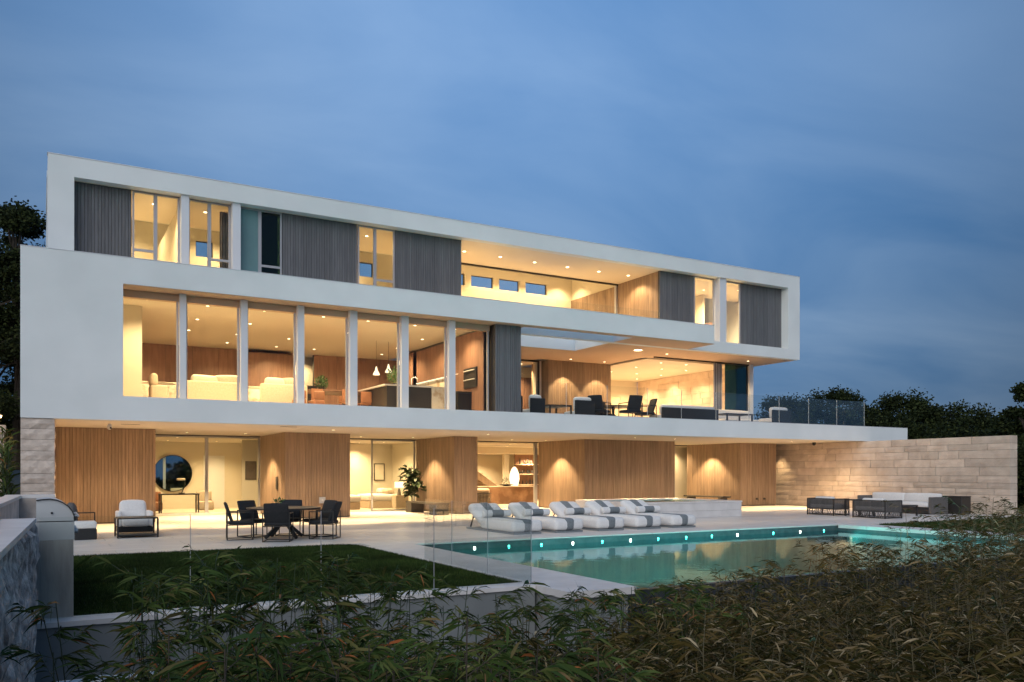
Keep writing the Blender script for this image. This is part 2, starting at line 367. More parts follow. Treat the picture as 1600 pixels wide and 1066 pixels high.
# pool basin
pool = thing('swimming_pool', 'long rectangular infinity pool with lit far wall beside the row of striped loungers', 'swimming pool')
q = MB(); q.box(PX0-0.07, PX1+0.05, PY1, PY1+0.10, -1.6, -0.035); q.box(PX0-0.075, PX0, PY0, PY1, -1.6, -0.10); q.box(PX1, PX1+0.055, PY0, PY1, -1.6, -0.10)
q.build('pool_wall', 'tile', pool)
B('pool_bottom', 'poolfloor', pool, PX0, PX1, PY0, PY1, -1.7, -1.45)
WZ = -0.17
q = MB(); q.box(PX0, PX1, 10.05, PY0, -2.1, WZ-0.006); q.build('overflow_wall', 'darktile', pool)
q = MB(); q.box(PX0-0.0, PX1, 9.55, 9.63, -2.1, -0.62); q.build('catch_basin_wall', 'darktile', pool)
def water_mat():
    m = bpy.data.materials.new('pool_water'); m.use_nodes = True; t = m.node_tree; n = t.nodes; l = t.links; n.clear()
    tr = n.new('ShaderNodeBsdfTransparent'); tr.inputs[0].default_value = (0.42, 0.82, 0.84, 1)
    gl = n.new('ShaderNodeBsdfGlossy'); gl.inputs['Roughness'].default_value = 0.015; gl.inputs[0].default_value = (0.70, 0.90, 0.93, 1)
    g = n.new('ShaderNodeNewGeometry'); z = n.new('ShaderNodeTexNoise'); z.inputs['Scale'].default_value = 2.6; z.inputs['Detail'].default_value = 4; l.new(g.outputs['Position'], z.inputs[0])
    b = n.new('ShaderNodeBump'); b.inputs['Strength'].default_value = 0.09; b.inputs['Distance'].default_value = 0.03; l.new(z.outputs[0], b.inputs['Height']); l.new(b.outputs[0], gl.inputs['Normal'])
    fr = n.new('ShaderNodeFresnel'); fr.inputs[0].default_value = 1.29
    mxs = n.new('ShaderNodeMixShader'); l.new(fr.outputs[0], mxs.inputs[0]); l.new(tr.outputs[0], mxs.inputs[1]); l.new(gl.outputs[0], mxs.inputs[2])
    o = n.new('ShaderNodeOutputMaterial'); l.new(mxs.outputs[0], o.inputs[0]); return m
M['water'] = water_mat()
npmesh('pool_water', np.array([(PX0, PY0-0.1, WZ), (PX1, PY0-0.1, WZ), (PX1, PY1, WZ), (PX0, PY1, WZ)]), np.array([[0, 1, 2, 3]]), 'water', kind='structure')
plx = [8.82, 9.74, 10.65, 11.57, 12.47, 13.37, 14.29, 15.26, 16.19, 17.15, 18.57, 19.69, 20.72]
plc = 'wggwgwgggwgwg'
for X_, c_ in zip(plx, plc):
    q = MB(); q.lathe([(0.024, 0.0), (0.024, 0.012), (0.015, 0.018)], n=12); q.xf(Matrix.Translation((X_, PY1-0.001, -0.150)) @ Matrix.Rotation(R(90), 4, 'X'))
    q.build('pool_light', 'poolwhite' if c_ == 'w' else 'poolteal', pool)
    spot(X_, PY1-0.05, -0.40, 800 if X_ < 19 else 180, 125, 1.0, (1.0, 0.95, 0.75) if c_ == 'w' else (0.12, 1.0, 0.85), 0.04, (0, -1, -0.35))
# lawns
lawn_poly = [(0.34, 10.5), (6.14, 10.5), (6.14, 17.6), (6.02, 17.95), (5.7, 18.09), (0.34, 18.09)]
q = MB(); q.prism(lawn_poly, -2.2, -0.02); q.build('lawn_soil', 'soil', None, kind='structure')
q = MB(); q.prism([(-0.9, 10.5), (0.34, 10.5), (0.34, 18.09), (-0.9, 18.09)], -2.2, -0.02); q.build('side_path', 'pave', None, kind='structure')
right_poly = [(22.22, 10.6), (31.6, 10.6), (31.6, 16.99), (22.9, 16.99), (22.22, 16.4)]
q = MB(); q.prism(right_poly, -2.2, -0.02); q.build('right_lawn_soil', 'soil', None, kind='structure')
q = MB(); q.prism([(31.62, 10.6), (35.2, 10.6), (35.2, 16.99), (31.62, 16.99)], -2.2, -0.05); q.build('side_bed_soil', 'soil', None, kind='structure')
def blades(name, poly, n, h=0.035, seed=0, label='', z=-0.022):
    g = np.random.default_rng(seed); P = np.array(poly); mn, mxx = P.min(0), P.max(0)
    pts = g.random((n, 2))*(mxx-mn)+mn
    inside = np.ones(len(pts), bool)
    c = P.mean(0)
    for a, b in zip(P, np.roll(P, -1, 0)):
        e = b-a; s_ = np.sign(e[0]*(c[1]-a[1])-e[1]*(c[0]-a[0])); inside &= (s_*(e[0]*(pts[:, 1]-a[1])-e[1]*(pts[:, 0]-a[0])) > 0)
    pts = pts[inside]; n = len(pts); an = g.random(n)*2*np.pi; wd = 0.004+0.004*g.random(n); hh = h*(0.5+0.9*g.random(n))
    ln = (g.random((n, 2))-0.5)*h*1.3
    dx, dy = np.cos(an)*wd, np.sin(an)*wd; z0 = np.full(n, z)
    V = np.stack([np.stack([pts[:, 0]-dx, pts[:, 1]-dy, z0], 1), np.stack([pts[:, 0]+dx, pts[:, 1]+dy, z0], 1), np.stack([pts[:, 0]+ln[:, 0], pts[:, 1]+ln[:, 1], z0+hh], 1)], 1).reshape(-1, 3)
    npmesh(name, V, np.arange(3*n).reshape(-1, 3), 'grass', None, kind='stuff', label=label, category='lawn')
blades('lawn_grass', lawn_poly, 190000, 0.04, 1, 'dark green mown lawn inside the glass fence beside the pool')
blades('lawn_grass', right_poly, 60000, 0.05, 2, 'strip of dark lawn between the pool end and the wicker lounge seats')
# low retaining wall in front of the lawn
lw = thing('retaining_wall', 'low grey rendered wall with white coping along the front of the lawn', 'wall')
B('wall_face', 'render', lw, -0.06, 6.146, 10.16, 10.44, -2.2, -0.05)
x = -0.1
while x < 6.1:
    paver(x, min(x+1.25, 6.146), 10.12, 10.497, 'coping', lw, top=0.006, name='coping_stone', t=0.055); x += 1.25
B('wall_step', 'render', lw, -0.5, 6.9, 8.55, 8.75, -2.2, -1.05)
B('step_cap', 'coping', lw, -0.5, 6.9, 8.48, 8.82, -1.05, -1.0)
# glass fence
fence = thing('glass_fence', 'frameless clear glass fence around the lawn with slim joints', 'glass fence')
def glasspanel(parent, x0, y0, x1, y1, z0, z1, t=0.016, m='railglass', name='glass_panel'):
    d = Vector((x1-x0, y1-y0, 0)); L = d.length; q = MB(); q.box(0.008, L-0.008, -t/2, t/2, z0, z1)
    q.xf(Matrix.Translation((x0, y0, 0)) @ Matrix.Rotation(math.atan2(d.y, d.x), 4, 'Z')); return q.build(name, m, parent)
fx = [-0.01, 1.54, 3.10, 4.66, 6.20]
for a, b in zip(fx, fx[1:]): glasspanel(fence, a, 10.35, b, 10.35, 0.01, 1.12)
for a, b in zip([10.35, 11.7, 13.02], [11.7, 13.02, 14.2]): glasspanel(fence, 6.2, a, 6.2, b, 0.01, 1.12)
for X_, Y_ in [(v, 10.35) for v in fx[1:]]+[(6.2, 11.7), (6.2, 13.02)]:
    B('joint_strip', 'alu', fence, X_-0.0035, X_+0.0035, Y_-0.006, Y_+0.006, 0.01, 1.12)

# ================================================================== HOUSE
house = thing('modern_house', 'white three storey modern house with stacked box frames and lit glass rooms above the pool', 'house')
Y1, Y2 = 24.5, 26.06
S = 'stucco'
# --- first slab / fascia, upstand
q = MB(); q.box(-0.42, 35.02, Y1, Y1+0.3, 3.0, 3.65); q.box(-0.42, 1.95, Y1, Y1+0.6, 3.65, 7.37); q.box(1.95, 23.08, Y1, Y1+0.35, 6.662, 7.37)
q.build('lower_box_frame', S, house)
B('soffit', 'soffit', house, -0.42, 35.02, Y1+0.304, 33.0, 3.0, 3.08)
B('upper_floor_slab', S, house, -0.42, 35.02, Y1+0.304, 42.4, 3.084, 3.50)
# --- middle storey frame
q = MB(); q.box(-0.42, -0.12, Y1+0.604, 36, 3.504, 7.37); q.build('side_wall', S, house)
B('band_underside', 'slabsoffit', house, 1.96, 23.075, Y1+0.01, Y1+0.35, 6.645, 6.659)
B('terrace_soffit', 'slabsoffit', house, 1.954, 14.60, Y1+0.354, 32.0, 6.646, 6.70)
B('terrace_soffit', 'slabsoffit', house, 19.34, 23.08, Y1+0.354, 31.6, 6.646, 6.70)
B('terrace_soffit', 'slabsoffit', house, 14.604, 19.336, 28.74, 32.3, 6.646, 6.70)
B('terrace_soffit', 'slabsoffit', house, 23.084, 29.64, Y2+0.304, 28.9, 6.646, 6.70)
B('roof_slab', S, house, 1.96, 14.60, Y1+0.354, 36, 6.704, 7.04); B('roof_slab', S, house, -0.11, 1.955, Y1+0.61, 36, 6.704, 7.04)
B('roof_slab', S, house, 19.34, 23.08, Y1+0.354, 36, 6.704, 7.04)
B('roof_slab', S, house, 14.604, 19.336, 28.74, 36, 6.704, 7.04)
B('roof_slab', S, house, 23.084, 29.64, Y2+0.31, 36, 6.704, 7.04)
# light well
well = empty('light_well'); well.parent = house
B('well_side', 'fin', well, 14.60, 14.64, 24.854, 28.736, 6.65, 7.35)
B('well_side', 'fin', well, 19.30, 19.34, 24.854, 28.736, 6.65, 7.35)
B('well_side', 'fin', well, 14.64, 19.30, 28.70, 28.736, 6.65, 7.35)
B('added_tint_pane', 'tint_pane', well, 14.645, 19.295, 24.86, 28.69, 7.33, 7.35)  # added pane: its blue tint turns the warm loggia light neutral
B('loggia_floor_edge', 'stucco', house, 14.60, 19.34, 28.74, 28.78, 7.042, 7.37)
# --- top storey frame
q = MB(); q.box(0.2, 29.64, Y2, Y2+0.3, 9.80, 10.35); q.box(0.2, 0.84, Y2, Y2+0.8, 6.645, 9.80); q.box(28.92, 29.64, Y2, Y2+0.5, 7.10, 9.80); q.box(0.84, 29.64, Y2, Y2+0.3, 6.645, 7.10)
q.build('upper_box_frame', S, house)
B('parapet_cap', 'fin', house, 0.185, 29.655, Y2-0.012, Y2+0.3, 10.352, 10.372)
B('parapet_cap', 'fin', house, -0.43, 23.09, Y1-0.010, Y1+0.34, 7.372, 7.386)
B('parapet_cap', 'fin', house, 14.5, 35.03, Y1-0.008, Y1+0.3, 3.652, 3.662)
B('end_wall', S, house, 29.2, 29.64, Y2+0.504, 34, 7.044, 9.796)
B('end_wall', S, house, 0.2, 0.6, Y2+0.804, 34, 7.044, 9.796)
B('popup_side', S, house, 29.2, 29.6, 29.51, 34, 9.80, 10.745); B('popup_side', S, house, 0.24, 0.6, 29.51, 34, 9.80, 10.745)
B('top_ceiling', 'soffit', house, 0.604, 29.196, Y2+0.304, 29.5, 9.81, 9.86)
B('roof_slab', S, house, 0.2, 29.64, Y2+0.304, 29.5, 9.864, 10.33)
B('roof_slab', S, house, 0.2, 29.64, 29.504, 34, 10.75, 10.95)
B('clerestory_fascia', 'inwall', house, 0.604, 29.196, 29.50, 29.56, 9.81, 10.746)
B('top_floor', 'infloor', house, 0.604, 14.59, Y2+0.31, 33.2, 7.042, 7.07)
B('top_floor', 'infloor', house, 14.60, 19.34, 28.79, 33.2, 7.042, 7.07)
B('top_floor', 'infloor', house, 19.35, 29.196, Y2+0.31, 33.2, 7.042, 7.07)
# back wall of top storey with clerestory openings
wins = [(2.0, 2.0), ]
ops = [(5.10, 5.72, 9.72, 10.32), (6.02, 6.64, 9.72, 10.32), (11.5, 12.1, 9.72, 10.32), (15.05, 16.35, 9.87, 10.38), (16.66, 17.79, 9.87, 10.38), (18.08, 19.15, 9.87, 10.38), (19.46, 20.64, 9.87, 10.38)]
q = MB(); q.box(0.604, 29.196, 33.0, 33.2, 7.074, 9.70); q.box(0.604, 29.196, 33.0, 33.2, 10.40, 10.746)
xs = [0.604]
for o in ops: xs += [o[0], o[1]]
xs.append(29.196)
for a, b in zip(xs[0::2], xs[1::2]): q.box(a, b, 33.0, 33.2, 9.70, 10.40)
for a, b, z0, z1 in ops:
    q.box(a, b, 33.0, 33.2, 9.70, z0); q.box(a, b, 33.0, 33.2, z1, 10.40)
q.build('back_wall', 'inwall', house)
for a, b, z0, z1 in ops:
    f = B('window_frame', 'dark', house, a, b, 33.12, 33.16, z0, z0+0.03)
    B('pane', 'glass', f, a, b, 33.13, 33.14, z0+0.03, z1)
    q = MB(); q.box(a, a+0.03, 33.12, 33.16, z0+0.03, z1); q.box(b-0.03, b, 33.12, 33.16, z0+0.03, z1); q.box(a+0.03, b-0.03, 33.12, 33.16, z1-0.03, z1); q.build('mullion', 'dark', f)
# partitions of top storey
for X_ in (3.75, 7.3, 12.95): B('partition_wall', 'inwall', house, X_, X_+0.1, 26.72, 32.99, 7.074, 9.80)
B('partition_wall', 'inwall', house, 22.0, 22.1, 29.56, 32.99, 9.76, 10.74)
B('partition_wall', 'inwall', house, 26.6, 26.7, 29.0, 32.99, 7.074, 9.80)
boards('timber_wall', 'wood', house, 'y', 21.95, 26.50, 29.30, 7.074, 9.806, 0.09, 0.05, 0.008, 1, 3)
B('wall_core', 'wood', house, 22.01, 22.12, 26.50, 29.55, 7.074, 9.806)
boards('timber_wall', 'wood', house, 'y', 21.95, 29.42, 32.99, 7.074, 9.75, 0.09, 0.05, 0.008, 1, 4)
# --- top storey facade
YP = 26.45
def panel_top(x0, x1, seed):
    boards('timber_panel', 'greywood', house, 'x', YP, x0, x1, 7.10, 9.805, 0.085, 0.03, 0.011, 1, seed)
    B('panel_backing', 'dark', house, x0, x1, YP+0.032, YP+0.10, 7.10, 9.805)
for i, (a, b) in enumerate([(0.845, 2.33), (6.68, 9.14), (10.48, 12.97), (21.93, 23.75), (26.43, 28.915)]): panel_top(a, b, i)
def window(x0, x1, z0, z1, y=YP, m='glass', t=0.05, transom=None, frame='alu', name='window'):
    q = MB(); q.box(x0, x0+t, y, y+0.07, z0, z1); q.box(x1-t, x1, y, y+0.07, z0, z1); q.box(x0+t, x1-t, y, y+0.07, z0, z0+t); q.box(x0+t, x1-t, y, y+0.07, z1-t, z1)
    w_ = q.build(name, frame, house)
    if transom: B('transom', frame, w_, x0+t, x1-t, y, y+0.07, transom-0.035, transom+0.035)
    B('pane', m, w_, x0+t, x1-t, y+0.03, y+0.042, z0+t, z1-t); return w_
zt = 9.80
window(2.35, 2.97, 7.10, zt, transom=8.09); window(2.97, 3.63, 7.10, zt)
window(3.87, 4.48, 7.10, zt); window(4.48, 5.09, 7.10, zt, transom=8.07)
window(5.35, 5.98, 7.10, zt, m='frost'); window(5.98, 6.66, 7.10, zt, m='darkglass', transom=8.06)
window(9.16, 9.76, 7.10, zt); window(9.76, 10.46, 7.10, zt, transom=8.05)
window(23.77, 24.90, 7.10, zt); window(25.32, 26.41, 7.10, zt, t=0.06)
for a, b in ((3.64, 3.86), (5.10, 5.34), (24.93, 25.30)): B('facade_fin', 'fin', house, a, b, 26.15, YP+0.08, 7.10, 9.798)
B('room_divider', 'inwall', house, 5.36, 6.64, 26.9, 26.95, 7.074, 9.80)
# loggia sliding track and glass guard
B('door_track', 'dark', house, 12.97, 21.94, 29.26, 29.34, 9.74, 9.806)
B('door_jamb', 'alu', house, 21.85, 21.94, 29.30, 29.40, 7.074, 9.738)
for a, b in ((13.0, 14.95), (14.95, 16.9), (16.9, 18.85), (18.85, 20.4), (20.4, 21.9)): glasspanel(house, a, 26.42, b, 26.42, 7.0, 8.12, name='guard_glass')
# --- middle storey facade (living room)
mx_ = [(1.955, 3.43), (3.63, 5.10), (5.32, 6.76), (6.99, 8.39), (8.66, 10.11), (10.38, 11.79), (12.05, 13.39)]
for i, (a, b) in enumerate(mx_):
    w_ = B('window_frame', 'alu', house, a, b, 25.18, 25.26, 3.655, 3.70)
    q = MB(); q.box(a, a+0.035, 25.18, 25.26, 3.70, 6.44); q.box(b-0.05, b, 25.18, 25.26, 3.70, 6.44); q.build('side_frame', 'alu', w_, kind='stuff')
    B('pane', 'glass', w_, a+0.035, b-0.05, 25.21, 25.222, 3.70, 6.44)
for a, b in ((3.43, 3.63), (5.10, 5.32), (6.76, 6.99), (8.39, 8.66), (10.11, 10.38), (11.79, 12.05)):
    B('facade_fin', 'fin', house, a+0.01, b-0.02, 24.98, 25.17, 3.655, 6.642)
B('window_head', 'slabsoffit', house, 1.955, 13.42, 25.17, 25.40, 6.445, 6.642)
boards('timber_panel', 'greywood', house, 'x', 24.85, 13.47, 14.48, 3.655, 6.642, 0.085, 0.03, 0.011, 1, 9)
B('panel_backing', 'dark', house, 13.47, 14.48, 24.882, 25.3, 3.655, 6.642)
B('living_floor', 'infloor', house, -0.11, 14.3, 25.11, 36, 3.504, 3.53)
B('living_ceiling', 'soffit', house, 1.3, 13.5, 25.41, 36, 6.60, 6.642)
B('living_wall', 'inwall', house, 1.0, 2.68, 27.2, 27.4, 3.534, 6.596)
B('living_wall', 'inwall', house, 0.9, 1.0, 25.11, 27.4, 3.534, 6.596)
def wpanels(name, m, axis, fixed, a0, a1, z0, z1, n, t=0.03, gap=0.012, parent=None):
    p = (a1-a0)/n
    for i in range(n):
        a, b = a0+i*p+gap/2, a0+(i+1)*p-gap/2
        if axis == 'x': B(name, m, parent or house, a, b, fixed, fixed+t, z0, z1)
        else: B(name, m, parent or house, fixed, fixed+t, a, b, z0, z1)
wpanels('wall_panel', 'redwood', 'x', 34.9, 2.3, 9.25, 3.534, 6.596, 7)
wpanels('wall_panel', 'redwood', 'x', 34.9, 10.15, 17.0, 3.534, 6.596, 7)
B('wall_core', 'dark', house, 2.3, 9.25, 34.94, 35.1, 3.534, 6.596); B('wall_core', 'dark', house, 10.15, 17, 34.94, 35.1, 3.534, 6.596)
B('wall_panel', 'redwood', house, 2.2, 2.3, 27.41, 34.89, 3.534, 6.596)
B('wall_panel', 'redwood', house, 7.3, 9.2, 34.35, 34.88, 3.534, 6.45)
B('hall_wall', 'inwall', house, 9.0, 10.4, 35.9, 36.0, 3.534, 6.596)
wpanels('wall_panel', 'redwood', 'y', 13.30, 25.4, 28.4, 3.534, 6.55, 3)
wpanels('wall_panel', 'redwood', 'y', 13.36, 28.4, 31.4, 5.22, 6.50, 3)
wpanels('wall_panel', 'redwood', 'y', 13.20, 31.4, 32.3, 3.534, 6.50, 1)
B('wall_core', 'dark', house, 13.41, 13.46, 25.31, 32.3, 3.534, 6.596)
B('wall_panel', 'redwood', house, 13.2, 17, 32.31, 32.4, 3.534, 6.50)
B('backsplash', 'marble', house, 13.38, 13.405, 28.41, 31.39, 4.46, 5.21)
B('shelf_light', 'lampshade', house, 13.30, 13.36, 27.4, 31.3, 5.19, 5.215)
# --- terrace back: timber volume, window, open lounge
boards('timber_wall', 'wood', house, 'x', 31.55, 19.83, 23.25, 3.504, 6.645, 0.10, 0.04, 0.008, 1, 11)
B('wall_core', 'dark', house, 19.83, 23.25, 31.592, 31.75, 3.504, 6.645)
boards('timber_wall', 'wood', house, 'y', 19.79, 31.56, 33.0, 3.504, 6.645, 0.10, 0.04, 0.008, 1, 12)
B('wall_core', 'wood', house, 23.2, 23.25, 31.76, 36.6, 3.504, 6.60)
window(18.0, 19.6, 3.51, 6.64, y=32.0, t=0.07, frame='dark')
wpanels('wall_panel', 'redwood', 'x', 34.0, 16.0, 23.0, 3.51, 6.1, 7); B('hall_wall', 'soffit', house, 16.0, 23.0, 34.0, 34.1, 6.1, 6.6); B('wall_core', 'dark', house, 16, 23, 34.035, 34.1, 3.51, 6.095)
B('hall_ceiling', 'soffit', house, 14.5, 19.78, 32.31, 34.2, 6.60, 6.644)
B('window_jamb', 'soffit', house, 19.45, 19.75, 32.08, 32.3, 3.51, 6.64)
B('terrace_floor', 'pave', house, 14.3, 34.9, 24.81, 42, 3.504, 3.52)
B('terrace_side_wall', S, house, 14.32, 14.46, 25.31, 32.0, 3.524, 6.64)
# lounge room
B('lounge_ceiling', 'soffit', house, 23.26, 28.9, 28.905, 36.7, 6.60, 6.644)
B('lounge_wall', 'inwall', house, 23.26, 26.3, 36.6, 36.7, 3.524, 6.596); B('lounge_wall', 'inwall', house, 27.6, 28.75, 36.6, 36.7, 3.524, 6.596); B('lounge_wall', 'inwall', house, 26.3, 27.6, 36.6, 36.7, 5.7, 6.596)
B('lounge_wall', 'inwall', house, 25.8, 28.2, 38.4, 38.5, 3.524, 6.596); B('lounge_wall', 'inwall', house, 26.1, 26.2, 36.71, 38.39, 3.524, 6.596); B('lounge_wall', 'inwall', house, 28.1, 28.2, 36.71, 38.39, 3.524, 6.596); B('lounge_ceiling', 'soffit', house, 26.1, 28.2, 36.71, 38.5, 6.60, 6.64)
B('door_track', 'dark', house, 23.26, 28.98, 28.36, 28.46, 6.58, 6.644)
for i in range(5): B('sliding_door_frame', 'alu', house, 26.62+i*0.15, 26.70+i*0.15, 28.30+i*0.05, 28.35+i*0.05, 3.524, 6.578)
for i in range(4): B('dark_gap_strip', 'dark', house, 26.705+i*0.15, 26.765+i*0.15, 28.33+i*0.05, 28.37+i*0.05, 3.524, 6.578)  # added dark strips that paint the dark gaps between stacked frames
w_ = B('sliding_door', 'dark', house, 28.74, 28.80, 28.36, 28.44, 3.524, 6.578); B('pane', 'darkglass', w_, 27.38, 28.74, 28.39, 28.402, 3.524, 6.578)
B('corner_post', 'fin', house, 28.86, 29.08, 28.30, 28.56, 3.524, 6.644)
B('glass_return', 'glass', house, 28.96, 28.975, 28.57, 29.4, 3.524, 6.64)
# terrace railing
rail = empty('terrace_railing'); rail.parent = house
rx = [14.6, 16.21, 17.99, 19.85, 21.51, 23.29, 25.06, 26.81, 28.58, 30.36, 32.18]
for a, b in zip(rx, rx[1:]): glasspanel(rail, a, 24.65, b, 24.65, 3.55, 4.77)
for a in rx[1:]: B('joint_strip', 'steel', rail, a-0.006, a+0.006, 24.642, 24.658, 3.65, 4.77)
glasspanel(rail, 32.18, 24.66, 32.18, 29.0, 3.55, 4.77)

# --- ground floor volumes
def volume(x0, x1, y0, y1, seed, left=True):
    boards('timber_wall', 'wood', house, 'x', y0, x0, x1, 0.03, 2.998, 0.10, 0.04, 0.008, 1, seed)
    if left: boards('timber_wall', 'wood', house, 'y', x0-0.002, y0+0.045, y1, 0.03, 2.998, 0.10, 0.04, 0.008, 1, seed+50)
    B('wall_core', 'dark', house, x0+0.045, x1-0.01, y0+0.045, y1, 0.0, 2.996)
for a, b, sd_, lf in ((0.40, 3.26, 21, False), (7.42, 9.76, 22, True), (13.92, 14.93, 23, True), (20.0, 24.92, 24, True), (28.95, 31.33, 25, True)):
    volume(a, b, 29.0, 32.75, sd_, lf)
YG = 32.8
def door_glass(x0, x1, leaf=0.06, m='glass'):
    f = MB(); f.box(x0, x0+leaf, YG, YG+0.08, 0.0, 2.96); f.box(x1-leaf, x1, YG, YG+0.08, 0.0, 2.96); f.box(x0+leaf, x1-leaf, YG, YG+0.08, 0.0, 0.05); f.box(x0+leaf, x1-leaf, YG, YG+0.08, 2.91, 2.96)
    d = f.build('sliding_door', 'alu', house); B('pane', m, d, x0+leaf, x1-leaf, YG+0.03, YG+0.042, 0.05, 2.91); return d
door_glass(3.3, 5.46); door_glass(5.46, 7.42); door_glass(11.95, 13.90); door_glass(24.95, 28.2)
B('door_sill', 'coping', house, 3.3, 7.42, YG-0.10, YG-0.005, 0.0, 0.10)
B('sliding_door_edge', 'alu', house, 19.85, 19.98, YG, YG+0.15, 0, 2.96)
B('door_head', 'dark', house, 3.3, 31.3, YG-0.02, YG+0.10, 2.962, 2.998)
B('room_floor', 'infloor', house, 3.3, 31.3, YG+0.09, 42.4, -0.028, 0.004)
B('room_ceiling', 'soffit', house, 3.26, 31.4, YG+0.21, 42.4, 2.94, 2.998)
# room A
B('back_wall', 'inwall', house, 3.0, 8.0, 39.0, 39.1, 0.004, 2.938); B('side_wall', 'inwall', house, 8.0, 8.1, YG+0.1, 39.1, 0.004, 2.938); B('side_wall', 'inwall', house, 3.0, 3.1, YG+0.1, 39, 0.004, 2.938)
B('side_wall', 'inwall', house, 7.2, 7.99, 35.0, 35.1, 0.004, 2.938)
d = B('door_leaf', 'white', house, 6.35, 7.25, 38.95, 38.995, 0.01, 2.35); q = MB(); q.tube([(6.45, 38.88, 1.05), (6.55, 38.88, 1.05)], 0.015); q.build('handle', 'black', d)
# bedroom
B('back_wall', 'inwall', house, 9.0, 14.5, 37.0, 37.1, 0.004, 2.938); B('side_wall', 'inwall', house, 14.5, 14.6, YG+0.1, 37.1, 0.004, 2.938); B('side_wall', 'inwall', house, 9.0, 9.1, YG+0.1, 37, 0.004, 2.938)
q = MB(); q.box(11.2, 12.9, 36.94, 36.995, 0.01, 2.3); q.box(11.2, 12.9, 36.94, 36.995, 2.315, 2.9); q.build('wardrobe_front', 'inwall', house)
# bar room
B('back_wall', 'inwall', house, 15.2, 27.2, 42.2, 42.3, 0.004, 2.938); B('side_wall', 'inwall', house, 15.1, 15.2, YG+0.1, 42.3, 0.004, 2.938); B('side_wall', 'inwall', house, 27.2, 27.3, YG+0.9, 42.3, 0.004, 2.938)
B('bar_column', 'inwall', house, 21.9, 22.2, 39.4, 39.6, 0.004, 2.938)
B('bulkhead', 'soffit', house, 15.2, 27.2, 38.6, 42.1, 2.62, 2.938)
B('air_slot', 'dark', house, 17.9, 22.8, 36.2, 36.26, 2.93, 2.936)
# hall
B('hall_wall', 'inwall', house, 27.31, 31.3, YG+0.9, YG+1.0, 0.004, 2.938)
q = MB(); q.tube([(28.5, 33.62, 1.05), (28.5, 33.62, 1.25)], 0.015); q.tube([(28.5, 33.62, 1.2), (28.5, 33.7, 1.2)], 0.012); q.build('door_handle', 'black', house)

# ------------------------------------------------------------------ lights of the house
for x, y in [(1.76, 26.71), (8.41, 26.71), (14.27, 26.88), (20.83, 26.65), (23.08, 26.85), (29.6, 26.48)]:
    downlight(x, y, 3.0, house, 0, 80)
    spot(x, y, 2.97, 330, 80, 0.5); spot(x, y, 2.97, 45, 126, 0.4)
for x, y in [(4.46, 30.72), (6.45, 30.75), (10.92, 31.17), (12.97, 30.83), (17.49, 30.81), (28.22, 30.88), (26.2, 30.8), (19.2, 30.8)]:
    downlight(x, y, 3.0, house, 330, 100, 0.45)
spot(31.85, 29.6, 2.97, 60, 80, 0.8); spot(30.4, 25.4, 2.97, 90, 130, 1.0)
for x_, y_ in ((26.3, 26.6), (17.5, 26.7), (11.3, 26.7), (5.0, 26.7)): spot(x_, y_, 2.97, 260, 80, 0.6)  # extra spots without fixtures, added to brighten the deck
for x, y in [(4.57, 33.86), (4.67, 37.4), (6.49, 33.43), (6.64, 37.46), (7.3, 35.5)]: downlight(x, y, 2.94, house, 130, 140, 0.8)
for x, y in [(10.6, 36.2), (13.28, 34.87), (11.4, 34.0), (12.6, 36.2)]: downlight(x, y, 2.94, house, 130, 140, 0.8)
for x, y in [(17.5, 34.5), (19.5, 34.5), (18.5, 37.5), (21.0, 37.5), (23.0, 36.5)]: downlight(x, y, 2.94, house, 250, 140, 0.8)
for x, y in [(19.5, 40.6), (21.5, 40.8), (23.8, 39.6)]: downlight(x, y, 2.62, house, 260, 140, 0.8)
for x, y in [(28.4, 33.3), (26.0, 33.4)]: downlight(x, y, 2.94, house, 160, 140, 0.8)
for x, y in [(13.72, 27.74), (15.26, 27.77), (16.82, 27.82), (18.36, 27.83), (19.88, 27.81), (21.35, 27.77)]: downlight(x, y, 9.81, house, 100, 130, 0.5, 0.06)
for x in (15.0, 17.2, 18.6, 20.0, 21.2): downlight(x, 32.3, 10.75, house, 85, 120, 0.6)
for x in (16.0, 19.4): downlight(x, 30.6, 10.75, house, 170, 140, 0.6)
downlight(21.48, 27.28, 6.646, house, 130, 150, 0.9, 0.17)
for x, y in [(23.24, 27.56), (27.92, 27.49)]: downlight(x, y, 6.646, house, 70, 120, 0.6)
for x, y in [(20.59, 30.94), (22.41, 30.91)]: downlight(x, y, 6.646, house, 150, 84, 0.25)
downlight(18.2, 33.0, 6.60, house, 170, 130, 0.6); downlight(19.3, 33.1, 6.60, house, 170, 130, 0.6)
for x, y in [(24.67, 31.48), (26.3, 33.51), (24.65, 29.63), (26.21, 31.45), (27.82, 33.44), (26.1, 29.58), (27.57, 31.26), (24.7, 33.5), (26.0, 35.6), (27.8, 35.4)]: downlight(x, y, 6.60, house, 115, 130, 0.7)
spot(27.0, 37.6, 6.4, 120, 150, 1)
LIV = [(2.71, 26.14), (4.39, 26.19), (4.48, 28.67), (4.56, 31.01), (6.22, 31.09), (6.29, 33.29), (6.06, 26.16), (6.16, 28.66), (8.11, 31.17), (8.19, 33.37), (7.93, 26.2), (9.69, 33.31), (9.43, 26.19), (12.6, 33.34), (11.1, 26.2), (12.5, 28.82), (12.5, 31.35), (12.6, 26.23), (9.6, 28.8), (3.0, 33.4)]
for x, y in LIV: downlight(x, y, 6.60, house, 150, 140, 0.8)
spot(9.7, 35.4, 6.5, 90, 150, 1)
for x, y in [(3.04, 27.53), (4.55, 27.59), (1.9, 28.0), (9.88, 27.6), (11.6, 28.2), (27.42, 27.58), (24.4, 28.2), (28.3, 27.8), (26.0, 28.3)]: downlight(x, y, 9.81, house, 330 if x > 23 else 110, 150, 0.8)
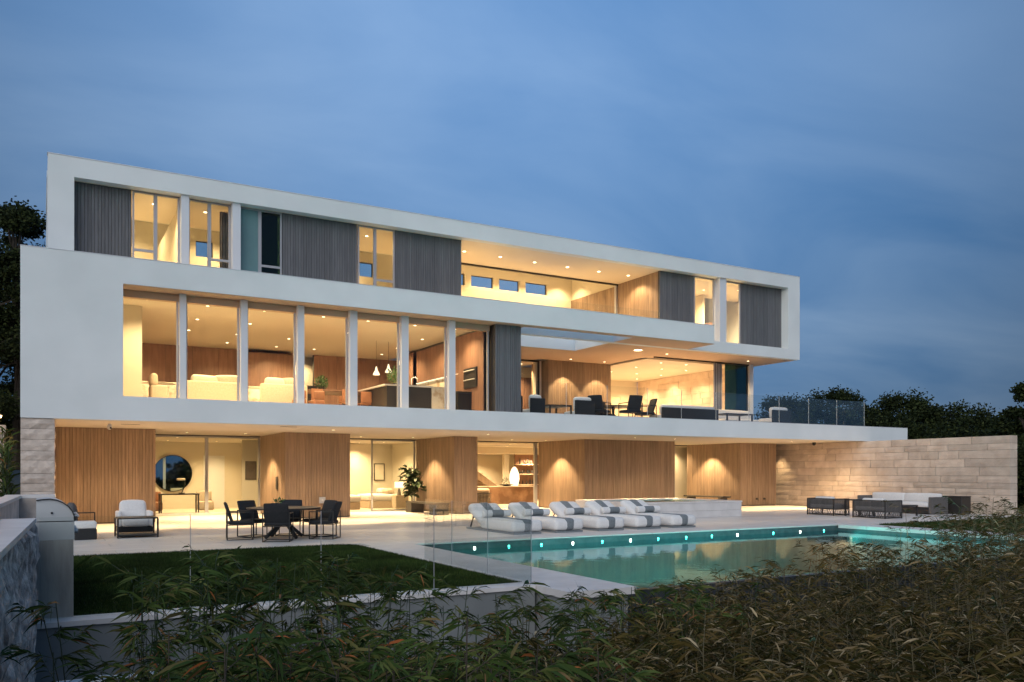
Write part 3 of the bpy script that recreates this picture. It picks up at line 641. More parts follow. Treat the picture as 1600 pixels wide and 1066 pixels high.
for x, y in [(2.6, 31.5), (5.6, 31.8), (10.5, 31.8), (24.5, 31.5)]: downlight(x, y, 10.75, house, 150, 140, 0.7)
# ================================================================== STONE WALLS
sv = []
for k in range(8):
    r = random.Random(100+k); q = MB(); nx, nz = 4, 2; vs = []; amp = 0.055
    for j in range(nz+1):
        for i in range(nx+1):
            e = 0.5 if (i in (0, nx) or j in (0, nz)) else 1.0
            vs.append((i/nx, -r.uniform(0.0, amp)*e if e == 1 else r.uniform(0, 0.012), j/nz))
    fs = [(j*(nx+1)+i, j*(nx+1)+i+1, (j+1)*(nx+1)+i+1, (j+1)*(nx+1)+i) for j in range(nz) for i in range(nx)]
    o = len(vs); vs += [(0, 1, 0), (1, 1, 0), (1, 1, 1), (0, 1, 1)]
    bl, br, tr_, tl = 0, nx, nz*(nx+1)+nx, nz*(nx+1)
    fs += [(o+1, o, o+3, o+2)]
    fs += [tuple([o, o+1]+[i for i in range(nx, -1, -1)]), tuple([o+2, o+3]+[nz*(nx+1)+i for i in range(0, nx+1)])]
    fs += [tuple([o+3, o]+[j*(nx+1) for j in range(0, nz+1)]), tuple([o+1, o+2]+[j*(nx+1)+nx for j in range(nz, -1, -1)])]
    sv.append((vs, fs))
stone_me = {}
def stone_mesh(k, m):
    if (k, m) not in stone_me:
        me = bpy.data.meshes.new('stone'); me.from_pydata(sv[k][0], [], sv[k][1]); me.materials.append(M[m]); me.update(); stone_me[(k, m)] = me
    return stone_me[(k, m)]
def stone_wall(parent, p0, p1, z0, z1, thick, nco, lmin, lmax, m='stone', seed=0, g=0.008):
    """coursed stones with face on the left-hand... the face looks to -y of the wall's own frame (p0 -> p1 is +x)"""
    r = random.Random(seed); p0 = Vector((*p0, 0)); p1 = Vector((*p1, 0)); d = p1-p0; L = d.length; ang = math.atan2(d.y, d.x)
    hs = [r.uniform(0.75, 1.25) for _ in range(nco)]; t = sum(hs); hs = [h*(z1-z0)/t for h in hs]; z = z0
    for h in hs:
        x = 0.0
        while x < L-1e-3:
            l = r.uniform(lmin, lmax)
            if L-(x+l) < lmin*0.6: l = L-x
            o = link('stone', stone_mesh(r.randrange(8), m), parent)
            dd = d.normalized(); o.location = p0+dd*(x+g/2)+Vector((0, 0, z+g/2)); o.rotation_euler = (0, 0, ang)
            jit = r.uniform(0, 0.022); o.location += Vector((-dd.y, dd.x, 0))*jit
            o.scale = (l-g-0.012, thick-jit, h-g); x += l
        z += h
gw = thing('stone_boundary_wall', 'tall coursed limestone wall running out from under the terrace slab behind the lounge seats', 'stone wall')
stone_wall(gw, (32.66, 33.4), (31.40, 17.75), 0.0, 2.99, 0.42, 11, 0.55, 2.0, 'stone', 4, 0.010)
q = MB(); q.prism([(32.76, 33.4), (33.0, 33.4), (31.74, 17.80), (31.50, 17.80)], -2.2, 2.97); q.build('wall_core', 'mortar', gw)
lp = thing('stone_pier', 'narrow rough stone wall end holding the left corner of the white box', 'stone pier')
stone_wall(lp, (-0.42, 24.52), (0.36, 24.52), 0.0, 2.995, 0.9, 11, 0.7, 1.0, 'stonegrey', 8)
stone_wall(lp, (0.37, 25.43), (0.37, 29.0), 0.0, 2.995, 0.6, 11, 0.9, 1.6, 'stone', 9)   # its inner flank
B('pier_core', 'mortar', lp, -0.38, 0.30, 24.62, 29.0, 0.0, 2.98)
# lounge room stone wall (upper floor), faces -x
stone_wall(house, (28.72, 36.55), (28.60, 28.95), 3.524, 6.59, 0.12, 10, 0.6, 1.7, 'stone', 12)

# ------------------------------------------------------------------ near left wall, grill counter
nw = thing('rough_stone_wall', 'rough grey stone wall with smooth pale cap at the left edge of the garden', 'stone wall')
def rough_face():
    n_y, n_z = 230, 70; V = []; F = []
    for i in range(n_y+1):
        for j in range(n_z+1):
            y = 0.6+(10.2-0.6)*i/n_y; z = -2.0+(1.07+2.0)*j/n_z
            x = -0.24+(y-5.5)*0.042
            n1 = noise.noise(Vector((y*1.3, z*1.1, 3.1))); n2 = noise.noise(Vector((y*4.2, z*2.4, 8.0))); n3 = noise.noise(Vector((y*11, z*7, 1.0)))
            n4 = noise.noise(Vector((y*23, z*15, 4.0))); d = 0.060*n1+0.045*n2+0.035*n3+0.018*n4
            if i in (0, n_y) or j == n_z: d = min(d, 0)*0.3
            V.append((x+d, y, z))
    for i in range(n_y):
        for j in range(n_z):
            a = i*(n_z+1)+j; F.append((a, a+n_z+1, a+n_z+2, a+1))
    q = MB(); q.add(V, F); return q
rough_face().build('rough_face', 'roughstone', nw, smooth=True)
def xr(y): return -0.24+(y-5.5)*0.042
q = MB(); q.prism([(xr(0.6)-0.7, 0.6), (xr(0.6)-0.06, 0.6), (xr(10.2)-0.06, 10.2), (xr(10.2)-0.4, 10.2)], -2.0, 1.068); q.build('wall_core', 'stonegrey', nw)
yy = 0.6
for nxt in (3.4, 6.0, 8.0, 10.22):
    q = MB(); q.prism([(xr(yy)-0.30, yy+0.004), (xr(yy)+0.012, yy+0.004), (xr(nxt)+0.012, nxt-0.004), (xr(nxt)-0.30, nxt-0.004)], 1.072, 1.12); q.build('cap_stone', 'coping', nw); yy = nxt
q = MB(); q.prism([(xr(0.6)-0.46, 0.6), (xr(0.6)-0.305, 0.6), (-0.27, 14.9), (-0.45, 14.9)], -2.0, 1.20); q.build('rear_curb', 'stonegrey', nw)
q = MB(); q.prism([(xr(0.6)-0.47, 0.6), (xr(0.6)-0.302, 0.6), (-0.25, 14.9), (-0.46, 14.9)], 1.204, 1.25); q.build('curb_cap', 'coping', nw)
B('end_block', 'stonegrey', nw, -0.45, 0.20, 14.905, 15.5, 0.0, 1.20); B('end_cap', 'coping', nw, -0.47, 0.22, 14.905, 15.52, 1.204, 1.25)
B('counter_base', 'concrete', nw, -0.24, 0.30, 11.42, 14.9, 0.0, 0.84); B('counter_top', 'coping', nw, -0.24, 0.32, 11.42, 14.9, 0.842, 0.88)
gr = thing('barbecue_grill', 'stainless steel gas grill with rounded hood on a concrete block', 'grill', (0, 10.45, 0))
B('concrete_block', 'concrete', gr, -0.05, 0.33, 0, 0.96, 0, 0.86)
B('firebox', 'steel', gr, -0.04, 0.34, 0.02, 0.92, 0.862, 1.06)
prof = [(-0.03, 1.07), (-0.03, 1.30)]+[(0.08+0.265*math.sin(t), 1.07+0.245*math.cos(t)) for t in [R(a) for a in (-12, 5, 20, 35, 50, 65, 80)]]+[(0.345, 1.07)]
q = MB(); n = len(prof); vs = [(x, 0.04, z) for x, z in prof]+[(x, 0.90, z) for x, z in prof]
q.add(vs, [tuple(reversed(range(n))), tuple(range(n, 2*n))]+[(i, (i+1) % n, n+(i+1) % n, n+i) for i in range(n)])
q.build('hood', 'steel', gr)
q = MB(); 
for i in range(1, n-1):
    q.bar((prof[i][0], 0.03, prof[i][1]), (prof[i+1][0], 0.03, prof[i+1][1]), 0.02, 0.012)
q.build('hood_rim', 'black', gr)
q = MB(); q.tube([(0.38, 0.1, 1.12), (0.38, 0.86, 1.12)], 0.013); q.tube([(0.33, 0.14, 1.12), (0.38, 0.14, 1.12)], 0.008); q.tube([(0.33, 0.82, 1.12), (0.38, 0.82, 1.12)], 0.008); q.build('hood_handle', 'steel', gr)
for yk in (0.15, 0.38, 0.6, 0.82):
    q = MB(); q.tube([(0.342, yk, 0.95), (0.38, yk, 0.95)], [0.026, 0.022], 12); q.build('knob', 'steel', gr)
q = MB(); q.lathe([(0.012, 0), (0.012, 0.01)], n=10); q.xf(Matrix.Translation((0.12, 0.038, 1.16)) @ Matrix.Rotation(R(90), 4, 'X')); q.build('thermometer', 'black', gr)
# pool plant pipes below the low wall
pp = thing('pool_pipes', 'pale pool plumbing pipes running along the low wall beside the rough stone wall', 'pipes')
for z_, y_ in ((-0.42, 9.0), (-0.52, 8.8)):
    q = MB(); q.tube([(0.02, y_, z_), (2.6, y_, z_)], 0.045, 12); q.build('pipe', 'steel', pp, smooth=True)
    for x_ in (0.5, 1.3, 2.1): q = MB(); q.tube([(x_, y_, z_), (x_+0.1, y_, z_)], 0.058, 12); q.build('coupling', 'steel', pp)
pb = thing('pump_cabinet', 'dark pump cabinet standing below the low wall under the pipes', 'cabinet', (0.95, 8.2, -2))
q = MB(); q.rbox(-0.75, 0.75, -0.35, 0.35, 0.0, 1.36, 0.05); q.build('cabinet_body', 'darktile', pb); B('cabinet_lid', 'dark', pb, -0.78, 0.78, -0.38, 0.38, 1.362, 1.41)
# raised spa
spa = thing('raised_spa', 'raised pale stone spa block behind the row of striped loungers', 'spa', (17.6, 22.4, 0))
q = MB(); q.box(0.02, 4.78, 0.02, 3.68, 0, 0.50); q.build('spa_core', 'mortar', spa)
def slab_face(x0, x1, z0, z1, y=0.0): B('stone_slab', 'plaster', spa, x0+0.003, x1-0.003, y-0.02, y+0.02, z0+0.003, z1-0.003)
for z0, z1, xs_ in ((0, 0.24, (0, 1.7, 3.3, 4.8)), (0.24, 0.515, (0, 0.9, 2.5, 4.1, 4.8))):
    for a, b in zip(xs_, xs_[1:]): slab_face(a, b, z0, z1)
for a, b in ((0.02, 1.9), (1.9, 3.7)):
    B('stone_slab', 'plaster', spa, 4.78, 4.82, a+0.003, b-0.003, 0, 0.515); B('stone_slab', 'plaster', spa, -0.02, 0.02, a+0.003, b-0.003, 0, 0.515)
for a, b, c, d_ in ((0, 4.8, -0.03, 0.45), (0, 4.8, 3.25, 3.7), (0, 0.45, 0.453, 3.247), (4.35, 4.8, 0.453, 3.247)): B('rim_slab', 'coping', spa, a-0.02, b+0.03, c, d_, 0.518, 0.57)
B('spa_water', 'water', spa, 0.452, 4.348, 0.453, 3.247, 0.50, 0.535)

# ================================================================== FURNITURE
# --- striped loungers
def make_lounger():
    t = thing('sun_lounger', '', 'sun lounger')
    B('plinth', 'greycush', t, -0.42, 0.42, 0.02, 2.75, 0.0, 0.05)
    q = MB(); q.rbox(-0.47, 0.47, 0.0, 1.85, 0.055, 0.36, 0.11, 5, puff=0.012); m_ = q.build('mattress', 'cush', t, smooth=True)
    q = MB(); q.rbox(-0.19, 0.19, -0.016, 1.80, 0.052, 0.380, 0.12, 5); q.build('stripe', 'greycush', m_, smooth=True)
    Mx = Matrix.Translation((0, 1.80, 0.24)) @ Matrix.Rotation(R(27), 4, 'X')
    q = MB(); q.rbox(-0.47, 0.47, 0.0, 0.90, -0.13, 0.13, 0.12, 5, Mx, puff=0.012); b_ = q.build('back_cushion', 'cush', t, smooth=True)
    q = MB(); q.rbox(-0.20, 0.20, -0.015, 0.915, -0.14, 0.156, 0.135, 5, Mx); q.build('stripe', 'greycush', b_, smooth=True)
    for a, b, m in ((-0.44, -0.18, 'cush'), (-0.18, 0.18, 'greycush'), (0.18, 0.44, 'cush')):
        q = MB(); e0 = 0.06 if a == -0.44 else 0; e1 = 0.06 if b == 0.44 else 0
        pts = [(a, 1.70, 0.47), (a+0.03, 1.70, 0.47), (b-0.03, 1.70, 0.47), (b, 1.70, 0.47)]
        q.tube(pts, [0.10-e0, 0.10, 0.10, 0.10-e1], 18); q.build('bolster', m, t, smooth=True)
    q = MB(); q.bar((-0.35, 2.62, 0.05), (-0.35, 2.40, 0.42), 0.03); q.bar((0.35, 2.62, 0.05), (0.35, 2.40, 0.42), 0.03); q.build('back_support', 'dark', t)
    return t
lou = make_lounger(); grp = 'striped loungers lined up along the pool edge'
lablou = ['striped pool lounger nearest the lawn, leftmost of the row', 'striped pool lounger second from the lawn, in front of the bar room', 'striped pool lounger in the middle of the row', 'striped pool lounger fourth from the lawn, left of the end one', 'striped pool lounger at the far end of the row, beside the raised spa']
for i, (x, lb) in enumerate(zip((11.02, 12.33, 13.70, 15.02, 16.32), lablou)):
    o = lou if i == 0 else copy_tree(lou)
    o.location = (x, 18.55, 0); o['label'] = lb; o['group'] = grp; o.rotation_euler = (0, 0, R((0, 0.8, -0.6, 0.5, -0.4)[i]))
# --- outdoor dining set
def make_chair(h=0.0):
    t = thing('dining_chair', '', 'chair'); w = 0.30; q = MB(); b = 0.022
    for s in (-w, w):
        q = MB()
        q.bar((s, -0.30, 0.01), (s, 0.28, 0.01), b); q.bar((s, -0.30, 0.66), (s, 0.28, 0.66), b); q.bar((s, -0.30, 0.0), (s, -0.30, 0.67), b); q.bar((s, 0.28, 0.0), (s, 0.28, 0.67), b); q.bar((s, -0.30, 0.36), (s, 0.28, 0.36), b)
        q.build('side_frame', 'black', t, kind='stuff')
    q = MB(); 
    for y_, z_ in ((-0.30, 0.01), (0.28, 0.01), (-0.30, 0.36), (0.28, 0.36)): q.bar((-w, y_, z_), (w, y_, z_), b)
    q.build('cross_bars', 'black', t, kind='stuff')
    q = MB(); q.rbox(-0.275, 0.275, -0.27, 0.30, 0.37, 0.44, 0.03, 3, puff=0.008); q.build('seat', 'blackfab', t, smooth=True)
    q = MB(); q.rbox(-0.275, 0.275, 0, 0.065, 0, 0.54, 0.03, 3, Matrix.Translation((0, -0.20, 0.37)) @ Matrix.Rotation(R(19), 4, 'X'), puff=0.008); q.build('backrest', 'blackfab', t, smooth=True)
    return t                                       # faces +y
def make_table(r_, h, name, label, loc, m='dark'):
    t = thing(name, label, 'table', loc)
    q = MB(); q.lathe([(r_-0.02, h-0.035), (r_, h-0.02), (r_, h)], n=48); q.build('table_top', m, t)
    q = MB(); q.lathe([(0.07, 0.34), (0.05, 0.42), (0.07, h-0.035)], n=16); q.build('pedestal', 'black', t)
    for k in range(4):
        a = R(20+90*k); q = MB(); q.bar((0.04*math.cos(a), 0.04*math.sin(a), 0.42), (0.52*math.cos(a), 0.52*math.sin(a), 0.03), 0.07, 0.06); q.build('leg', 'black', t)
    return t
TC = (5.20, 20.45)
make_table(0.88, 0.75, 'round_table', 'large round dark dining table on splayed legs beside the lawn', (*TC, 0), 'dark')
chair = make_chair()
labs = ['black cube frame chair nearest the lawn, back turned to the camera', 'black cube frame chair at the right front of the round table, seen from the side', 'black cube frame chair behind the right side of the round table', 'black cube frame chair mostly hidden on the far side of the round table', 'black cube frame chair behind the left side of the round table', 'black cube frame chair at the left front of the round table, seen from the side']
base = math.atan2(-0.87, -0.494)
for k in range(6):
    a = base+R((0, 78, 128, 180, 232, 284)[k])+R(7); rad = (0.90, 1.02, 1.0, 0.95, 1.0, 1.02)[k]
    o = chair if k == 0 else copy_tree(chair)
    o.location = (TC[0]+rad*math.cos(a), TC[1]+rad*math.sin(a), 0); o.rotation_euler = (0, 0, a+math.pi/2); o['label'] = labs[k]; o['group'] = 'chairs around the outdoor round table'
pl = thing('table_planter', 'low dark bowl of greenery on the round outdoor table', 'planter', (TC[0]-0.1, TC[1]+0.1, 0.752))
q = MB(); q.lathe([(0.10, 0), (0.15, 0.05), (0.16, 0.07)], n=20); q.build('bowl', 'black', pl)
def leafy(parent, m, n, c, r_, L=0.12, W=0.05, seed=1, up=0.4, name='foliage', stuff=True):
    g = np.random.default_rng(seed); V = []; F = []
    for i in range(n):
        p = Vector(g.normal(size=3)); p = p.normalized()*r_*g.random()**0.4; p.z = abs(p.z) if up > 0.9 else p.z
        p += Vector(c); d = (p-Vector(c)+Vector(g.normal(size=3))*r_*0.5+Vector((0, 0, up*r_))).normalized(); s = d.cross(Vector(g.normal(size=3))).normalized()
        l = L*(0.7+0.6*g.random()); o = len(V)
        nn = d.cross(s)*0.15*l
        V += [p, p+d*l*0.35+s*W*0.5+nn, p+d*l*0.75+s*W*0.4+nn, p+d*l, p+d*l*0.75-s*W*0.4+nn, p+d*l*0.35-s*W*0.5+nn]
        F += [(o, o+1, o+5), (o+1, o+2, o+4), (o+1, o+4, o+5), (o+2, o+3, o+4)]
    q = MB(); q.v = [tuple(v) for v in V]; q.f = F; kw = dict(kind='stuff') if stuff else {}
    return q.build(name, m, parent, **kw)
leafy(pl, 'leafgreen', 60, (0, 0, 0.08), 0.12, 0.09, 0.03, 3)
# --- left lounge corner
def lounge_chair(label, loc, rz, w=0.85, cm='cush', fm='black', low=True):
    t = thing('lounge_chair', label, 'armchair', loc, rz)
    q = MB(); q.rbox(-w/2, w/2, -0.40, 0.40, 0.06, 0.20, 0.03); q.build('base', fm, t)
    q = MB(); q.rbox(-w/2+0.10, w/2-0.10, -0.42, 0.30, 0.21, 0.43, 0.05, 3, puff=0.015); q.build('seat_cushion', cm, t, smooth=True)
    for s in (-1, 1): q = MB(); q.rbox(*sorted((s*(w/2-0.11), s*w/2)), -0.40, 0.38, 0.21, 0.60, 0.04, 3); q.build('armrest', cm, t, smooth=True)
    q = MB(); q.rbox(-w/2+0.12, w/2-0.12, 0, 0.20, 0, 0.48, 0.07, 4, Matrix.Translation((0, 0.20, 0.40)) @ Matrix.Rotation(R(-12), 4, 'X'), puff=0.03); q.build('back_cushion', cm, t, smooth=True)
    return t                                      # faces -y
lounge_chair('white cushioned armchair against the timber wall behind the low dark table', (2.16, 23.85, 0), 0)
ct = thing('low_table', 'low dark slatted table in front of the white armchair', 'coffee table', (2.11, 22.75, 0))
for i in range(9): B('slat', 'dark', ct, -0.46, 0.46, -0.44+i*0.098, -0.44+i*0.098+0.088, 0.46, 0.49)
for sx in (-0.45, 0.45):
    for sy in (-0.43, 0.43): q = MB(); q.bar((sx, sy, 0), (sx, sy, 0.46), 0.04); q.build('leg', 'black', ct)
B('lower_shelf', 'black', ct, -0.43, 0.43, -0.41, 0.41, 0.04, 0.07)
ot = thing('cushioned_stool', 'dark framed stool with pale cushions beside the stainless grill', 'stool', (1.0, 22.5, 0))
q = MB(); q.rbox(-0.28, 0.20, -0.30, 0.30, 0.0, 0.26, 0.02); q.build('stool_base', 'black', ot)
q = MB(); q.rbox(-0.28, 0.20, -0.30, 0.30, 0.262, 0.43, 0.04, 3); q.build('cushion', 'cush', ot, smooth=True)
q = MB(); q.bar((-0.28, 0.32, 0.62), (0.18, 0.32, 0.62), 0.03); q.bar((0.18, 0.32, 0.0), (0.18, 0.32, 0.63), 0.03); q.build('arm_bar', 'black', ot)
eg = thing('wicker_tub_chair', 'round backed wicker chair half hidden behind the grill hood', 'wicker chair', (0.68, 23.2, 0))
q = MB(); q.lathe([(0.22, 0.0), (0.30, 0.3), (0.30, 0.6), (0.24, 0.78), (0.10, 0.86)], n=20); 
for v in range(len(q.v)): q.v[v] = (q.v[v][0]*0.5, q.v[v][1]*1.1, q.v[v][2])
q.build('wicker_shell', 'rope', eg, smooth=True)
# --- dark bench with ficus
bn = thing('timber_bench', 'low dark box bench between the bedroom door and the timber wall', 'bench', (13.15, 29.8, 0))
B('bench_top', 'dark', bn, -0.28, 0.28, -1.35, 1.55, 0.38, 0.45); B('bench_end', 'dark', bn, -0.27, 0.27, -1.34, -0.75, 0, 0.378); B('bench_end', 'dark', bn, -0.27, 0.27, 1.0, 1.54, 0, 0.378)
fc = thing('fiddle_leaf_fig', 'potted fig tree with big dark leaves beside the timber bench', 'potted plant', (13.3, 31.75, 0))
q = MB(); q.lathe([(0.14, 0), (0.19, 0.2), (0.20, 0.36)], n=20); q.build('pot', 'beige', fc, smooth=True)
q = MB(); q.tube([(0, 0, 0.3), (0.02, 0, 0.8), (-0.03, 0.02, 1.3), (0, 0, 1.85)], [0.025, 0.022, 0.018, 0.01], 7); q.tube([(0.02, 0, 0.8), (0.25, -0.1, 1.2), (0.42, -0.15, 1.5)], [0.016, 0.012, 0.008], 6); q.tube([(0, 0, 0.9), (-0.2, 0, 1.2), (-0.35, 0.05, 1.6)], [0.016, 0.012, 0.008], 6); q.build('stem', 'bark', fc, kind='stuff')
g = random.Random(5)
for i in range(135):
    k = g.random(); c = (0, 0, 0.65+1.6*k) if k < 0.6 else ((0.35*g.random()+0.1, -0.1, 0.9+0.6*g.random()) if g.random() < 0.55 else (-0.3*g.random()-0.05, 0.03, 1.1+0.7*g.random()))
    a = g.uniform(0, 2*math.pi); el = g.uniform(-0.5, 0.7); L = g.uniform(0.24, 0.40); W = L*0.62
    d = Vector((math.cos(a)*math.cos(el), math.sin(a)*math.cos(el), math.sin(el))); s = d.cross(Vector((0, 0, 1))).normalized(); p = Vector(c)+d*0.05; n_ = s.cross(d)*0.06
    q = MB(); q.add([p, p+d*L*.3+s*W*.32+n_, p+d*L*.7+s*W*.5+n_, p+d*L-Vector((0, 0, .04)), p+d*L*.7-s*W*.5+n_, p+d*L*.3-s*W*.32+n_, p+d*L*.35, p+d*L*.72], [(0, 1, 6), (0, 6, 5), (1, 2, 7, 6), (5, 6, 7, 4), (2, 3, 7), (7, 3, 4)]); q.build('leaf', 'leafdark', fc)
db = thing('deck_bench', 'thin dark bench against the timber wall above the raised spa', 'bench', (28.4, 30.6, 0))
B('seat_plank', 'dark', db, -0.25, 0.25, -1.3, 1.5, 0.40, 0.46); B('bench_support', 'dark', db, -0.2, 0.2, -1.1, -0.9, 0, 0.398); B('bench_support', 'dark', db, -0.2, 0.2, 1.1, 1.3, 0, 0.398)
# --- small fixtures
sc_ = thing('security_camera', 'white dome security camera under the soffit at the left', 'security camera', (1.74, 26.3, 2.995))
q = MB(); q.lathe([(0.05, 0), (0.05, -0.05)], n=14); q.build('mount', 'white', sc_); q = MB(); q.lathe([(0.02, -0.17), (0.06, -0.14), (0.075, -0.10), (0.06, -0.052)], n=16); q.build('dome', 'white', sc_, smooth=True); q = MB(); q.tube([(0.02, -0.05, -0.12), (0.03, -0.085, -0.13)], 0.03); q.build('lens', 'black', sc_)
sc2 = thing('dome_camera', 'small black dome camera under the soffit near the stone wall', 'security camera', (31.2, 26.6, 2.95))
q = MB(); q.lathe([(0.03, -0.1), (0.08, -0.06), (0.08, 0.04)], n=16); q.build('dome', 'black', sc2, smooth=True)
for x, y_, lb in ((6.6, 25.4, 'slim vent slot in the soffit above the dining table'), (2.3, 26.4, 'dark vent slot in the soffit beside the left camera')):
    v_ = thing('vent_slot', lb, 'vent', (x, y_, 2.995)); B('vent_grille', 'dark', v_, -0.25, 0.25, -0.04, 0.04, -0.006, 0.0)
pl1 = thing('path_light', 'small dark angled path light standing on the deck before the stone wall', 'path light', (29.7, 25.0, 0)); B('post', 'black', pl1, -0.03, 0.03, -0.03, 0.03, 0, 0.42); B('foot', 'black', pl1, 0.032, 0.30, -0.05, 0.05, 0, 0.02)
for x, z, lb in ((30.0, 0.33, 'left small tap on the timber wall beside the stone wall'), (30.5, 0.33, 'right dark shower valve on the timber wall beside the stone wall')):
    v_ = thing('wall_tap', lb, 'tap', (x, 28.97, z)); q = MB(); q.tube([(0, 0.02, 0), (0, -0.08, 0), (0, -0.10, -0.08)], 0.022); q.build('spout', 'dark', v_); q = MB(); q.lathe([(0.05, 0), (0.05, 0.02)], n=12); q.xf(Matrix.Translation((0, 0.02, 0)) @ Matrix.Rotation(R(90), 4, 'X')); q.build('rosette', 'dark', v_)
v_ = thing('wall_spout', 'square steel fitting on the ribbed timber wall behind the round table', 'fitting', (8.72, 28.97, 0.62)); B('plate', 'steel', v_, -0.11, 0.11, -0.02, 0.02, -0.11, 0.11); q = MB(); q.tube([(0, -0.02, 0), (0, -0.05, 0)], 0.035); q.build('cap', 'white', v_)
v_ = thing('switch_plate', 'bronze control plate on the lit side of the timber wall by the round table', 'switch', (7.40, 30.1, 1.25)); B('plate', 'dark', v_, -0.015, 0.0, -0.12, 0.12, -0.25, 0.2)
# --- right lounge
def woven_seat(label, x0, x1, y0, y1, open_side='+x', h=0.62):
    """rope-wrapped club seat, back on -x, opening to +x"""
    t = thing('woven_lounge_seat', label, 'outdoor armchair', (x0, y0, 0)); W, D = x1-x0, y1-y0
    q = MB(); b = 0.03
    for x_, y_ in ((0, 0), (W, 0), (0, D), (W, D)): q.bar((x_, y_, 0), (x_, y_, h), b)
    for z_ in (0.03, h):
        q.bar((0, 0, z_), (W, 0, z_), b); q.bar((0, D, z_), (W, D, z_), b); q.bar((0, 0, z_), (0, D, z_), b)
    q.bar((W, 0, 0.03), (W, D, 0.03), b); q.build('frame', 'dark', t, kind='stuff')
    q = MB(); r = random.Random(3)
    def weave(p, d, L):
        n_ = int(L/0.028)
        for i in range(1, n_):
            a = p+d*(i*L/n_); q.bar(a+Vector((0, 0, 0.22)), a+Vector((0, 0, h)), 0.014, 0.010)
        for i in range(0, n_, 3):
            a = p+d*(i*L/n_); c = p+d*min((i+r.choice((2, 3, 4)))*L/n_, L); q.bar(a+Vector((0, 0, 0.03)), c+Vector((0, 0, 0.22)), 0.010, 0.008); q.bar(c+Vector((0, 0, 0.03)), a+Vector((0, 0, 0.22)), 0.010, 0.008)
    weave(Vector((0, 0, 0)), Vector((0, 1, 0)), D); weave(Vector((0, 0, 0)), Vector((1, 0, 0)), W); weave(Vector((0, D, 0)), Vector((1, 0, 0)), W)
    q.build('rope_weave', 'rope', t, kind='stuff')
    B('seat_base', 'black', t, 0.03, W-0.02, 0.03, D-0.03, 0.22, 0.27)
    q = MB(); q.rbox(0.06, W, 0.05, D-0.05, 0.272, 0.42, 0.05, 3, puff=0.01); q.build('seat_cushion', 'cush', t, smooth=True)
    for a, b_ in ((0.07, D/2), (D/2, D-0.07)):
        q = MB(); q.rbox(0.04, 0.22, a, b_-0.01, 0.40, 0.60, 0.06, 3); q.build('back_cushion', 'greycush', t, smooth=True)
    q = MB(); q.rbox(0.05, 0.24, 0.1, D*0.75, 0.56, 0.70, 0.06, 3); q.build('head_cushion', 'cush', t, smooth=True)
    return t
woven_seat('rope woven lounge seat further from the pool, left of the pair', 25.5, 26.35, 20.85, 22.05)
woven_seat('rope woven lounge seat closer to the pool, right of the pair', 25.3, 26.2, 18.55, 19.85)
sf = thing('outdoor_sofa', 'long low sofa with white cushions facing the pool before the stone wall', 'sofa', (29.4, 19.7, 0))
B('sofa_base', 'dark', sf, 0.0, 1.0, 0.0, 3.0, 0.05, 0.26)
q = MB(); q.rbox(0, 1.0, -0.16, -0.003, 0.02, 0.66, 0.02); q.build('arm_panel', 'rope', sf); q = MB(); q.rbox(0, 1.0, 3.003, 3.16, 0.02, 0.66, 0.02); q.build('arm_panel', 'rope', sf)
B('back_frame', 'dark', sf, 0.95, 1.02, 0.0, 3.0, 0.262, 0.62)
for a in (0.01, 1.5): 
    q = MB(); q.rbox(0.0, 0.8, a, a+1.48, 0.265, 0.46, 0.05, 3, puff=0.01); q.build('seat_cushion', 'cush', sf, smooth=True)
    q = MB(); q.rbox(0.68, 0.93, a, a+1.48, 0.44, 0.78, 0.07, 3, puff=0.015); q.build('back_cushion', 'cush', sf, smooth=True)
def simple_table(name, label, x0, x1, y0, y1, z, h, m='dark', leg=0.06, cat='table'):
    t = thing(name, label, cat, (x0, y0, z)); W, D = x1-x0, y1-y0
    B('table_top', m, t, 0, W, 0, D, h-0.05, h)
    for a in (0.0, W-leg):
        for b in (0.0, D-leg): B('leg', m, t, a+0.002, a+leg-0.002, b+0.002, b+leg-0.002, 0, h-0.052)
    return t
simple_table('side_table', 'black square table between the woven seats and the white sofa', 27.2, 28.2, 19.3, 20.5, 0, 0.40)
simple_table('side_table', 'low dark table partly hidden behind the nearer woven seat', 25.9, 26.8, 20.05, 20.7, 0, 0.62)
sb = thing('storage_box', 'brown box against the stone wall beside the arm of the white sofa', 'box', (30.55, 19.1, 0)); q = MB(); q.rbox(0, 0.6, 0, 0.9, 0, 0.66, 0.02); q.build('box_body', 'dark', sb); B('box_lid', 'dark', sb, -0.01, 0.61, -0.01, 0.91, 0.662, 0.69)
